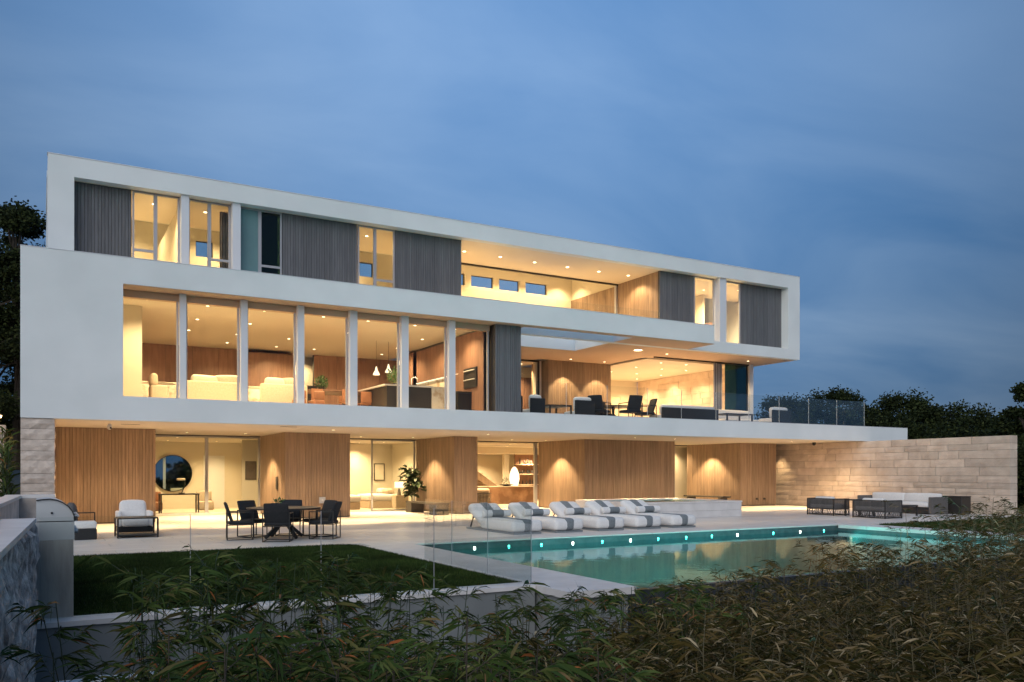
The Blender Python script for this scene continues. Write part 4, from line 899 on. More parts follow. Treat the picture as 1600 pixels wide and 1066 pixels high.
# --- terrace furniture, floor at 3.52
ZF = 3.52
def tchair(x, y, rz, lab, first=[None]):
    o = copy_tree(chair); o.location = (x, y, ZF); o.rotation_euler = (0, 0, rz); o['label'] = lab; o['group'] = 'chairs around the terrace dining table'; o.scale = (1.12, 1.12, 1.22)
make_table(0.85, 0.76, 'round_table', 'round dark dining table on the upper terrace behind the glass railing', (20.3, 27.4, ZF))
tchair(19.15, 26.75, R(-65), 'dark terrace chair left of the round table, seen in profile')
tchair(20.25, 26.20, R(-2), 'dark terrace chair with its back to the railing')
tchair(21.55, 26.9, R(75), 'dark terrace chair right of the round table, seen in profile')
tchair(20.6, 28.5, R(175), 'dark terrace chair on the house side of the round table')
def box_sofa(label, x0, x1, y0, y1, z, back, hb=0.68, name='terrace_sofa', cat='sofa', pillow=True):
    t = thing(name, label, cat, (x0, y0, z)); W, D = x1-x0, y1-y0
    B('base', 'black', t, 0, W, 0, D, 0.04, 0.24)
    if back == '-y': bx = (0, W, 0, 0.10)
    elif back == '+y': bx = (0, W, D-0.10, D)
    elif back == '+x': bx = (W-0.10, W, 0, D)
    else: bx = (0, 0.10, 0, D)
    B('back_panel', 'blackfab', t, *bx, 0.242, hb)
    q = MB(); ins = {'-y': (0.02, W-0.02, 0.11, D), '+y': (0.02, W-0.02, 0, D-0.11), '+x': (0, W-0.11, 0.02, D-0.02), '-x': (0.11, W, 0.02, D-0.02)}[back]
    q.rbox(*ins, 0.245, 0.44, 0.05, 3, puff=0.01); q.build('seat_cushion', 'cush', t, smooth=True)
    if pillow:
        q = MB(); pr_ = {'-y': (0.06, W-0.06, 0.12, 0.34), '+y': (0.06, W-0.06, D-0.34, D-0.12), '+x': (W-0.34, W-0.12, 0.06, D-0.06), '-x': (0.12, 0.34, 0.06, D-0.06)}[back]
        q.rbox(*pr_, 0.44, hb+0.13, 0.08, 3, puff=0.02); q.build('back_cushion', 'cush', t, smooth=True)
    return t
box_sofa('dark framed armchair with white cushion facing left on the upper terrace', 17.75, 18.62, 26.3, 27.2, ZF, '-y', 0.84)
box_sofa('dark low lounge chair beside the grey timber panel on the terrace', 15.7, 16.3, 26.2, 27.1, ZF, '-y', 0.82)
box_sofa('long dark sofa seen from behind, right of the terrace dining table', 21.9, 24.9, 26.2, 27.1, ZF, '-y', 0.72)
box_sofa('pale cushioned sofa with dark arm near the corner post of the terrace', 26.0, 28.2, 27.0, 27.9, ZF, '+y', 0.74)
box_sofa('dark ended sofa piece with white cushions near the terrace glass', 27.5, 28.6, 25.6, 26.5, ZF, '-y', 0.78)
simple_table('terrace_table', 'low dark table between the terrace armchair and the timber panel', 16.5, 17.5, 26.2, 27.3, ZF, 0.62)
simple_table('terrace_table', 'dark coffee table in front of the right terrace sofa', 25.1, 26.6, 25.9, 26.7, ZF, 0.58)
simple_table('terrace_table', 'small dark planter stand at the edge of the grey timber panel', 15.05, 15.45, 26.4, 26.8, ZF, 0.9)

# ================================================================== INTERIORS
# office (ground floor left room)
dk = thing('writing_desk', 'dark desk standing behind the glass of the left room', 'desk', (4.1, 34.0, 0.004))
B('desk_top', 'dark', dk, -0.15, 1.25, -0.3, 0.35, 0.74, 0.79)
for a in (-0.14, 1.19):
    for b in (-0.28, 0.29): B('leg', 'dark', dk, a, a+0.05, b, b+0.05, 0, 0.738)
B('floor_rail', 'dark', dk, -0.08, 1.18, -0.27, -0.23, 0.02, 0.06)
mr_ = thing('round_mirror', 'big round mirror on the back wall of the left room', 'mirror', (5.07, 38.93, 1.56))
q = MB(); q.lathe([(0.78, 0), (0.78, 0.02)], n=56); q.xf(Matrix.Rotation(R(90), 4, 'X')); q.build('mirror_glass', 'mirror', mr_)
q = MB(); q.lathe([(0.775, -0.01), (0.80, -0.01), (0.80, 0.025), (0.775, 0.025)], n=56); q.xf(Matrix.Rotation(R(90), 4, 'X')); q.f = q.f[:-2]; q.build('mirror_rim', 'black', mr_)
tl = thing('desk_lamp', 'pale arched lamp standing on the dark desk', 'lamp', (4.75, 34.0, 0.795))
q = MB(); q.lathe([(0.12, 0), (0.12, 0.03)], n=16); q.tube([(0, 0, 0.03), (0.12, 0, 0.35), (0.1, 0, 0.5), (-0.1, 0, 0.5)], 0.02); q.build('arm', 'black', tl); q = MB(); q.rbox(-0.18, 0.12, -0.06, 0.06, 0.5, 0.58, 0.02); q.build('lamp_shade', 'beige', tl)
for x, lb in ((3.85, 'brown leather chair at the left end of the desk'), (5.75, 'taupe upholstered chair at the right end of the desk')):
    t = thing('office_chair', lb, 'chair', (x, 34.9, 0.004)); q = MB(); q.rbox(-0.3, 0.3, -0.3, 0.3, 0.1, 0.46, 0.06); q.build('seat', 'beige' if x > 5 else 'orange', t, smooth=True); q = MB(); q.rbox(-0.3, 0.3, 0.2, 0.32, 0.40, 0.85, 0.05); q.build('backrest', 'beige' if x > 5 else 'orange', t, smooth=True)
pc = thing('wall_picture', 'dark framed picture on the side wall of the left room', 'picture', (7.55, 34.97, 1.68)); B('canvas', 'paintdark', pc, -0.20, 0.20, -0.02, 0.0, -0.36, 0.36); B('picture_frame', 'dark', pc, -0.22, 0.22, 0.001, 0.025, -0.38, 0.38)
# bedroom
def bed(label, x0, x1, y0, y1, hx):
    t = thing('bed', label, 'bed', (x0, y0, 0.004)); W, D = x1-x0, y1-y0
    q = MB(); q.rbox(0, W, 0, D, 0.0, 0.32, 0.03); q.build('bed_base', 'beige', t)
    q = MB(); q.rbox(-0.03, W+0.03, -0.03, D+0.03, 0.32, 0.62, 0.10, 4, puff=0.02); q.build('duvet', 'cush', t, smooth=True)
    for k in range(2): q = MB(); q.rbox(hx, hx+0.35, 0.1+k*0.75, 0.8+k*0.75, 0.6, 0.86, 0.09, 3, puff=0.02); q.build('pillow', 'cush' if k else 'beige', t, smooth=True)
    return t
bed('left bed with white duvet behind the open bedroom door', 10.4, 12.0, 34.3, 36.3, 0.1)
bed('right bed with heaped pillows behind the sliding glass', 12.7, 14.3, 35.2, 36.8, 0.9)
ns = thing('nightstand', 'pale two drawer nightstand beside the right bed', 'nightstand', (13.5, 34.0, 0.004)); q = MB(); q.rbox(0, 0.6, 0, 0.5, 0.04, 0.60, 0.015); q.build('cabinet', 'beige', ns)
for z_ in (0.08, 0.34): B('drawer', 'beige', ns, 0.02, 0.58, -0.018, -0.002, z_, z_+0.23)
tl = thing('table_lamp', 'glowing white drum lamp on the nightstand by the fig tree', 'lamp', (13.75, 34.25, 0.606)); q = MB(); q.lathe([(0.09, 0), (0.06, 0.2), (0.03, 0.3)], n=14); q.build('lamp_base', 'picture', tl, smooth=True); q = MB(); q.lathe([(0.20, 0.32), (0.20, 0.58)], n=24); q.build('lamp_shade', 'lampshade', tl); point(13.75, 34.0, 1.35, 20)
pc = thing('wall_picture', 'small framed print on the bedroom wall above the pillows', 'picture', (13.85, 36.98, 1.62)); B('canvas', 'inwall', pc, -0.22, 0.22, -0.02, 0, -0.36, 0.36)
q = MB(); q.box(-0.26, -0.222, -0.03, 0, -0.4, 0.4); q.box(0.222, 0.26, -0.03, 0, -0.4, 0.4); q.box(-0.222, 0.222, -0.03, 0, 0.362, 0.4); q.box(-0.222, 0.222, -0.03, 0, -0.4, -0.362); q.build('picture_frame', 'dark', pc)
# bar room
bc = thing('bar_counter', 'long brown marble bar counter in the middle ground floor room', 'bar counter', (18.0, 36.8, 0.004)); B('counter_front', 'brownmarble', bc, 0, 4.3, 0, 0.7, 0, 0.86); B('counter_top', 'marble', bc, -0.03, 4.33, -0.03, 0.73, 0.862, 0.90)
bw = thing('fruit_bowl', 'dark shallow bowl with a small plant on the bar counter', 'bowl', (20.75, 37.1, 0.906)); q = MB(); q.lathe([(0.12, 0), (0.36, 0.07), (0.38, 0.09)], n=24); q.build('bowl', 'black', bw); leafy(bw, 'leafdark', 60, (-0.1, 0, 0.25), 0.15, 0.12, 0.03, 4)
gl = thing('globe_lamp', 'glowing white paper lantern behind the bar counter', 'lamp', (21.9, 38.3, 0.9)); q = MB(); q.lathe([(0.20, 0.0), (0.27, 0.35), (0.25, 0.62), (0.15, 0.88), (0.05, 1.0)], n=24); q.build('lamp_shade', 'lampshade', gl, smooth=True); q = MB(); q.tube([(0, 0, 1.0), (0, 0, 1.7)], 0.01); q.build('cord', 'black', gl)
shf = thing('bottle_shelf', 'dark walnut shelf unit with bottles behind the bar', 'shelf', (23.0, 39.9, 0.9)); B('back_panel', 'redwood', shf, 0, 1.7, 0.3, 0.34, -0.8, 1.7)
for z_ in (0.0, 0.58, 1.12, 1.68): B('shelf_board', 'beige', shf, -0.02, 1.7, -0.05, 0.298, z_, z_+0.04)
g = random.Random(8); nb = 0
btl = None
for z_, n_ in ((0.04, 7), (0.62, 9), (1.16, 6)):
    for i in range(n_):
        hgt = g.uniform(0.8, 1.15)
        if btl is None:
            q = MB(); q.lathe([(0.045, 0), (0.045, 0.18), (0.015, 0.24), (0.015, 0.31)], n=10); btl = q.build('bottle', 'black', None, smooth=True); o = btl
        else: o = btl.copy(); COL.objects.link(o)
        o.location = (23.1+1.5*(i+0.5)/n_, 39.95+g.uniform(-0.03, 0.1), 0.9+z_); o.scale = (1, 1, hgt); o['category'] = 'bottle'; o['group'] = {0.04: 'bottles on the lowest bar shelf', 0.62: 'bottles on the middle bar shelf', 1.16: 'bottles on the top bar shelf'}[z_]; o['label'] = {0.04: 'dark bottle on the lowest shelf behind the bar', 0.62: 'dark bottle on the middle shelf behind the bar', 1.16: 'dark bottle on the top shelf behind the bar'}[z_]
stp = thing('open_staircase', 'timber staircase with open treads rising at the back of the bar room', 'staircase', (17.5, 39.9, 0))
q = MB(); q.bar((0.5, 0.0, 3.1), (4.4, 0.0, 0.55), 0.06, 0.36); q.build('stringer', 'wood', stp); q = MB(); q.bar((0.5, 1.2, 3.1), (4.4, 1.2, 0.55), 0.06, 0.36); q.build('stringer', 'wood', stp)
for i in range(13): B('tread', 'beige', stp, 0.85+i*0.28, 1.16+i*0.28, 0.04, 1.16, 2.98-i*0.183, 3.03-i*0.183)
ac = thing('spindle_armchair', 'dark spindle back armchair with cream cushions behind the loungers', 'armchair', (17.9, 34.6, 0.004))
for i in range(12): q = MB(); q.bar((-0.42+i*0.076, -0.36, 0.12), (-0.42+i*0.076, -0.36, 0.62), 0.022); q.build('spindle', 'dark', ac)
q = MB(); q.bar((-0.45, -0.36, 0.63), (0.45, -0.36, 0.63), 0.04); q.bar((-0.45, -0.36, 0.12), (0.45, -0.36, 0.12), 0.04); q.build('rails', 'dark', ac, kind='stuff'); q = MB(); q.rbox(-0.42, 0.42, -0.33, 0.4, 0.2, 0.45, 0.06, 3); q.build('seat_cushion', 'beige', ac, smooth=True); q = MB(); q.rbox(-0.40, 0.40, -0.33, -0.12, 0.44, 0.84, 0.09, 4, puff=0.02); q.build('back_cushion', 'beige', ac, smooth=True)
# living room, floor 3.53
ZL = 3.53
def block_sofa(label, x, y, w_=1.7, h=0.95, cat='sofa', pil=True):
    t = thing('living_sofa', label, cat, (x, y, ZL)); q = MB(); q.rbox(0, w_, 0, 0.25, 0.05, h, 0.05, 3); q.build('sofa_back', 'beige', t, smooth=True); q = MB(); q.rbox(0.02, w_-0.02, 0.26, 1.0, 0.05, 0.45, 0.06, 3); q.build('seat', 'beige', t, smooth=True)
    if pil:
        q = MB(); q.rbox(0.15, w_*0.55, 0.16, 0.42, 0.75, h+0.22, 0.08, 3, Matrix.Rotation(R(2), 4, 'Y'), puff=0.02); q.build('pillow', 'inwall', t, smooth=True)
        q = MB(); q.rbox(w_*0.5, w_*0.9, 0.16, 0.40, 0.72, h+0.17, 0.08, 3, Matrix.Rotation(R(-3), 4, 'Y'), puff=0.02); q.build('pillow', 'beige', t, smooth=True)
block_sofa('white sofa seen from behind through the second living room pane', 4.05, 28.0, 1.9, 1.0)
block_sofa('white sofa with piled pillows seen through the third living room pane', 6.2, 27.2, 1.5, 0.95)
t = thing('lounge_armchair', 'cream armchair with patterned pillow in the first living room pane', 'armchair', (3.0, 27.9, ZL)); q = MB(); q.rbox(0, 0.5, 0, 0.7, 0.05, 0.8, 0.06); q.build('seat', 'beige', t, smooth=True); q = MB(); q.rbox(0.0, 0.2, 0.0, 0.6, 0.78, 1.15, 0.08, 3, puff=0.02); q.build('pillow', 'beige', t, smooth=True)
cd = thing('living_credenza', 'long low cream cabinet along the walnut wall of the living room', 'cabinet', (2.6, 33.9, ZL)); q = MB(); q.rbox(0, 6.2, 0, 0.6, 0.1, 1.45, 0.01); q.build('cabinet_body', 'marble', cd); B('cabinet_top', 'inwall', cd, -0.02, 6.22, -0.02, 0.62, 1.452, 1.5); 
for i in range(4): spot(3.3+i*1.5, 33.6, 5.6, 35, 120, 1)
fp = thing('dark_sideboard', 'dark console with books in the third living room pane', 'sideboard', (8.3, 31.5, ZL)); q = MB(); q.rbox(0, 1.0, 0, 0.5, 0.0, 1.35, 0.02); q.build('console_body', 'black', fp); B('console_top', 'dark', fp, -0.02, 1.02, -0.02, 0.52, 1.352, 1.39)
for x, lb in ((7.15, 'orange leather chair left behind the fin beside the dining table'), (7.75, 'orange leather chair nearer the dark console')):
    t = thing('leather_chair', lb, 'chair', (x, 26.6, ZL)); q = MB(); q.rbox(0, 0.35, 0, 0.5, 0.2, 0.45, 0.05); q.build('seat', 'orange', t, smooth=True); q = MB(); q.rbox(0, 0.35, 0.0, 0.08, 0.45, 0.72, 0.04); q.build('backrest', 'orange', t, smooth=True)
dt = thing('living_dining_table', 'brown oval dining table with plant inside the living room', 'dining table', (9.0, 28.6, ZL)); q = MB(); q.lathe([(0.9, 0.86), (0.93, 0.88), (0.93, 0.92)], n=32); 
for v in range(len(q.v)): q.v[v] = (q.v[v][0]*1.3, q.v[v][1]*0.8, q.v[v][2])
q.build('table_top', 'redwood', dt)
for a in (-0.4, 0.4): q = MB(); q.lathe([(0.25, 0), (0.05, 0.1), (0.05, 0.86)], (a, 0, 0), n=12); q.build('leg', 'dark', dt)
for k, (x, y_) in enumerate(((8.1, 27.7), (9.1, 27.5), (9.9, 27.9), (8.2, 29.6), (9.8, 29.6))):
    t = thing('indoor_dining_chair', ['orange dining chair at the left front of the indoor table', 'orange dining chair at the middle front of the indoor table', 'orange dining chair at the right front of the indoor table', 'orange dining chair behind the left end of the indoor table', 'orange dining chair behind the right end of the indoor table'][k], 'chair', (x, y_, ZL)); q = MB(); q.rbox(-0.2, 0.2, -0.2, 0.2, 0.42, 0.5, 0.03); q.build('seat', 'orange', t); q = MB(); q.rbox(-0.2, 0.2, *((-0.22, -0.18) if k < 3 else (0.18, 0.22)), 0.5, 0.88, 0.015); q.build('backrest', 'orange', t)
    for a in (-0.17, 0.17):
        for b in (-0.17, 0.17): q = MB(); q.bar((a, b, 0), (a, b, 0.42), 0.025); q.build('leg', 'dark', t)
hp = thing('table_plant', 'round green plant in a pot on the indoor dining table', 'plant', (8.55, 28.5, ZL+0.922)); q = MB(); q.lathe([(0.10, 0), (0.13, 0.14)], n=14); q.build('pot', 'dark', hp); leafy(hp, 'leafgreen', 260, (0, 0, 0.27), 0.22, 0.08, 0.05, 5)
isl = thing('kitchen_island', 'kitchen island with veined marble end and pale top', 'kitchen island', (11.0, 26.2, ZL)); B('island_body', 'dark', isl, -0.9, 0.72, 0.05, 2.95, 0.02, 0.98); B('marble_end', 'marble', isl, 0.722, 1.35, 0.0, 0.12, 0.0, 1.02); B('island_side', 'marble', isl, 0.722, 1.35, 0.122, 3.0, 0.0, 1.02); B('island_top', 'coping', isl, -1.0, 0.72, 0.0, 3.0, 0.982, 1.03)
fct = thing('kitchen_tap', 'curved steel tap on the kitchen island', 'tap', (11.55, 27.6, ZL+1.03)); q = MB(); q.tube([(0, 0, 0), (0, 0, 0.35), (0.05, 0, 0.43), (0.15, 0, 0.45), (0.22, 0, 0.40), (0.23, 0, 0.30)], 0.02); q.build('spout', 'steel', fct, smooth=True)
hp = thing('flower_vase', 'dark vase with a loose green bouquet on the kitchen island', 'vase', (11.15, 28.1, ZL+1.03)); q = MB(); q.lathe([(0.1, 0), (0.13, 0.12), (0.08, 0.26)], n=14); q.build('vase', 'black', hp, smooth=True); leafy(hp, 'leafgreen', 260, (0.05, 0, 0.48), 0.34, 0.12, 0.05, 6)
kc = thing('kitchen_counter', 'dark lower kitchen cabinets with a stone top along the walnut wall', 'kitchen counter', (12.75, 26.3, ZL)); B('cabinet_body', 'black', kc, 0, 0.54, 0, 5.0, 0, 0.86); B('counter_top', 'dark', kc, -0.02, 0.54, -0.01, 5.0, 0.862, 0.92)
ov = thing('wall_oven', 'black built-in double oven in the walnut kitchen wall', 'oven', (13.27, 25.85, 4.6)); B('oven_body', 'black', ov, -0.02, 0.028, 0, 1.0, 0, 0.70); 
for z_ in (0.28, 0.60): q = MB(); q.tube([(-0.06, 0.08, z_), (-0.06, 0.92, z_)], 0.02); q.build('handle', 'steel', ov)
for k, (x, y_, z_) in enumerate(((11.12, 30.0, 5.30), (11.61, 30.0, 5.42), (12.08, 30.0, 5.60))):
    t = thing('pendant_lamp', ['lowest glass pendant lamp, left of the three over the kitchen island', 'middle glass pendant lamp over the kitchen island', 'highest glass pendant lamp, right of the three over the kitchen island'][k], 'pendant lamp', (x, y_, z_)); t['group'] = 'pendant lamps above the kitchen island'
    q = MB(); q.lathe([(0.13, 0.0), (0.12, 0.05), (0.05, 0.18), (0.02, 0.32)], n=16); q.build('lamp_shade', 'lampshade', t, smooth=True); q = MB(); q.tube([(0, 0, 0.32), (0, 0, 6.6-z_)], 0.006, 6); q.build('cord', 'black', t)
# top storey
pc = thing('white_headboard', 'white bed headboard showing above the parapet in the open top room', 'headboard', (20.9, 29.9, 7.07)); q = MB(); q.rbox(0, 0.8, 0, 1.5, 0.1, 1.05, 0.05); q.build('padding', 'cush', pc, smooth=True); B('side_panel', 'picture', pc, 0.802, 0.86, -0.02, 1.52, 0, 1.15)
dr = thing('orange_door', 'orange timber door seen through the top floor window', 'door', (11.4, 32.9, 7.074)); B('door_leaf', 'orange', dr, 0, 0.85, 0, 0.05, 0, 2.3); q = MB(); q.tube([(0.1, -0.03, 1.0), (0.22, -0.03, 1.0)], 0.015); q.build('handle', 'steel', dr)
cb = thing('walnut_cabinet', 'walnut cabinet in the far right top floor window', 'cabinet', (26.72, 28.3, 7.074)); B('cabinet_body', 'redwood', cb, 0, 0.5, 0, 2.2, 0, 1.35); B('cabinet_top', 'redwood', cb, -0.01, 0.52, -0.01, 2.22, 1.352, 1.39)
cu_ = thing('window_curtain', 'grey curtain gathered beside the second top floor window', 'curtain', (4.95, 26.85, 7.08)); q = MB(); q.tube([(0, 0, 2.6), (0, 0, 0)], 0.01)
vs = []; fs = []
for i in range(17):
    x_ = 0.02*i; y_ = 0.05*math.sin(i*1.57); vs += [(x_-0.1, y_, 0.02), (x_-0.1, y_, 2.6)]
for i in range(16): fs.append((2*i, 2*i+2, 2*i+3, 2*i+1))
q = MB(); q.add(vs, fs); q.build('cloth', 'picture', cu_)
# glowing pendant in right top room
t = thing('round_pendant', 'glowing round pendant seen through the right top floor window', 'pendant lamp', (27.3, 29.9, 9.3)); q = MB(); q.lathe([(0.05, -0.12), (0.13, 0), (0.05, 0.12)], n=16); q.build('lamp_shade', 'lampshade', t, smooth=True); q = MB(); q.tube([(0, 0, 0.12), (0, 0, 0.5)], 0.006); q.build('cord', 'black', t)
# outdoor stair on the left
os_ = thing('garden_stairs', 'dim stone garden stairs climbing at the far left beside the house', 'stairs', (-3.2, 24.8, 0))
for i in range(18): B('step', 'concrete', os_, 0, 2.3, i*0.30, 5.6, i*0.17+0.002, (i+1)*0.17)
wl = thing('stair_wall_lamp', 'bright wall lamp at the top of the garden stairs', 'lamp', (-0.95, 26.3, 3.08)); q = MB(); q.lathe([(0.06, 0), (0.07, 0.06)], n=12); q.build('bulb', emit('warm_bulb', (1, 0.62, 0.2), 18), wl, smooth=True); q = MB(); q.lathe([(0.10, 0.062), (0.02, 0.12)], n=12); q.build('lamp_cap', 'dark', wl); q = MB(); q.tube([(0, 0, -0.6), (0, 0, 0)], 0.02); q.build('stem', 'dark', wl)
point(-1.0, 26.2, 3.0, 60, (1.0, 0.5, 0.15)); point(-1.6, 29.4, 3.9, 30, (1.0, 0.5, 0.15))
gp = thing('timber_gate_post', 'brown timber post at the far left above the garden stairs', 'post', (-1.75, 25.4, 2.6)); q = MB(); q.rbox(-0.25, 0.2, 0, 0.2, 0, 1.3, 0.02); q.build('post', 'wood', gp); B('post_cap', 'dark', gp, -0.27, 0.22, -0.02, 0.22, 1.302, 1.34)
# ================================================================== VEGETATION
def leaf_batch(P, D, L, W, droop=0.25, seed=0):
    """P (n,3) base, D (n,3) unit direction; returns V,F of lanceolate leaves (6 verts, 4 tris each)"""
    g = np.random.default_rng(seed); n = len(P); D = D/np.linalg.norm(D, axis=1, keepdims=True)
    Rv = g.normal(size=(n, 3)); Rv[:, 2] *= 0.4; S_ = np.cross(D, Rv); S_ /= np.linalg.norm(S_, axis=1, keepdims=True)+1e-9
    L = L[:, None]; W = W[:, None]; dz = np.zeros((n, 3)); dz[:, 2] = -1
    c1 = P+D*L*0.30+dz*L*droop*0.05; c2 = P+D*L*0.66+dz*L*droop*0.35; tip = P+D*L+dz*L*droop
    V = np.stack([P, c1+S_*W*0.5, c2+S_*W*0.38, tip, c2-S_*W*0.38, c1-S_*W*0.5], 1).reshape(-1, 3)
    b = (np.arange(n)*6)[:, None]; F = np.concatenate([b+np.array([[0, 1, 5]]), b+np.array([[1, 2, 4]]), b+np.array([[1, 4, 5]]), b+np.array([[2, 3, 4]])], 0)
    return V, F
def stems_batch(A, Bp, r, n=4):
    """thin prisms from A to B"""
    m_ = len(A); d = Bp-A; d /= np.linalg.norm(d, axis=1, keepdims=True)+1e-9; u = np.cross(d, np.array([[0.3, 0.9, 0.1]])); u /= np.linalg.norm(u, axis=1, keepdims=True); v = np.cross(d, u)
    r = r[:, None]; ring = []
    for e, rr in ((A, r), (Bp, r*0.6)):
        for k in range(3):
            t = 2*math.pi*k/3; ring.append(e+(u*math.cos(t)+v*math.sin(t))*rr)
    V = np.stack(ring, 1).reshape(-1, 3); b = (np.arange(m_)*6)[:, None]
    F = np.concatenate([b+np.array([[k, (k+1) % 3, 3+(k+1) % 3, 3+k]]) for k in range(3)], 0); return V, F
def bamboo(xy, ztop, zbot, leaves, seed, Lr=(0.10, 0.19), depth=1.1, spread=0.35):
    """xy (n,2) stem feet; returns stem and leaf arrays"""
    g = np.random.default_rng(seed); n = len(xy); lean = g.normal(size=(n, 2))*0.16
    A = np.column_stack([xy, np.full(n, zbot)]); T = np.column_stack([xy+lean, ztop])
    sA, sB, sr = [A], [T], [np.full(n, 0.006)]
    nb = 7; P = []; D = []
    for k in range(nb):
        f = 1-g.random(n)**1.2*np.minimum(depth/(ztop-zbot), 0.9); f = np.where(k == 0, 0.985, f)
        b0 = A+(T-A)*f[:, None]; a = g.random(n)*2*np.pi; l = spread*(0.35+0.9*g.random(n))*(0.5 if k == 0 else 1)
        dr = np.column_stack([np.cos(a), np.sin(a), 0.15+0.6*g.random(n)]); b1 = b0+dr*l[:, None]
        sA.append(b0); sB.append(b1); sr.append(np.full(n, 0.0025))
        m_ = max(1, leaves//nb)
        for j in range(m_):
            t = 0.25+0.75*g.random(n); p = b0+(b1-b0)*t[:, None]
            d = np.column_stack([dr[:, 0], dr[:, 1], dr[:, 2]*0.3])+g.normal(size=(n, 3))*np.array([[0.55, 0.55, 0.35]])+np.array([[0, 0, -0.12]])
            P.append(p); D.append(d)
    P = np.concatenate(P); D = np.concatenate(D); m_ = len(P); L = Lr[0]*0.6+(Lr[1]-Lr[0]*0.6)*g.random(m_)**1.3; L = L*np.where(g.random(m_) < 0.06, 1.6, 1.0)
    LV, LF = leaf_batch(P, D, L, L*(0.065+0.065*g.random(m_)), 0.3, seed+1)
    SV, SF = stems_batch(np.concatenate(sA), np.concatenate(sB), np.concatenate(sr))
    return LV, LF, SV, SF
# hedge mass on the right: heights follow the planted bank in front of the pool
g = np.random.default_rng(11)
cand = np.column_stack([g.uniform(0.3, 24, 9000), g.uniform(2.0, 17, 9000)])
F_ = np.array([math.sin(R(29.6)), math.cos(R(29.6))]); R_ = np.array([math.cos(R(29.6)), -math.sin(R(29.6))])
dd = cand@F_; ll = cand@R_
front_y = np.interp(cand[:, 0], [0, 6, 8, 15, 17, 21.4, 22.3, 24, 40], [8.0, 8.3, 9.2, 9.3, 9.3, 9.4, 10.3, 13.0, 16.0])
left_x = np.interp(dd, [2.5, 5, 7, 8.5, 10], [0.55, 1.6, 3.0, 4.9, 6.6])
ok = (cand[:, 1] < front_y) & (dd > 2.2) & (ll/np.maximum(dd, .1) < 0.70) & (cand[:, 0] > left_x)
# thin with distance
keep = g.random(len(cand)) < np.interp(dd, [2, 6, 10, 16, 26], [1.0, 0.95, 0.75, 0.55, 0.4])
cand = cand[ok & keep]; dd = cand@F_
zt_ = np.interp(cand[:, 0], [0, 4, 6, 8, 11, 14, 18, 24], [-0.12, -0.10, -0.04, -0.06, 0.20, 0.74, 1.02, 1.18])+0.10*np.sin(cand[:, 0]*2.1+cand[:, 1]*1.3)+g.normal(size=len(cand))*0.11+(g.random(len(cand)) < 0.06)*0.22
zt_ += np.interp(dd, [2.2, 5, 8], [0.25, 0.25, 0.0])
near = dd < 9
LV1, LF1, SV1, SF1 = bamboo(cand[near], zt_[near], -2.05, 175, 21, (0.07, 0.17))
LV2, LF2, SV2, SF2 = bamboo(cand[~near], zt_[~near], -2.05, 84, 31, (0.08, 0.16))
V = np.concatenate([LV1, LV2]); F = np.concatenate([LF1, LF2+len(LV1)])
hb = empty('bamboo_hedge', label='broad mass of brownish green bamboo filling the lower right foreground', category='bamboo hedge', kind='stuff')
npmesh('hedge_leaves', V, F, 'bambooR', hb, kind='stuff')
V = np.concatenate([SV1, SV2]); F = np.concatenate([SF1, SF2+len(SV1)]); npmesh('hedge_stems', V, F, 'culm', hb, kind='stuff')
# low dark mass bottom left
g = np.random.default_rng(17); c2 = np.column_stack([g.uniform(0.3, 5.2, 900), g.uniform(3.0, 8.0, 900)]); d2 = c2@F_; l2 = c2@R_
c2 = c2[(l2/d2 > -0.52) & (l2/d2 < 0.12)]; d2 = c2@F_; l2 = c2@R_
z2 = 1.61-0.272*d2+np.interp(l2/d2, [-0.5, -0.4, -0.3, -0.2, -0.05, 0.1], [-0.06, 0.20, 0.30, 0.26, 0.18, 0.24])+g.normal(size=len(c2))*0.10
LV, LF, SV, SF = bamboo(c2, z2-0.12, -2.05, 105, 41, (0.08, 0.16), spread=0.25)
lb_ = empty('bamboo_undergrowth', label='dark green low bamboo filling the bottom left foreground', category='bamboo undergrowth', kind='stuff')
npmesh('undergrowth_leaves', LV, LF, 'bambooL', lb_, kind='stuff'); npmesh('undergrowth_stems', SV, SF, 'bark', lb_, kind='stuff')
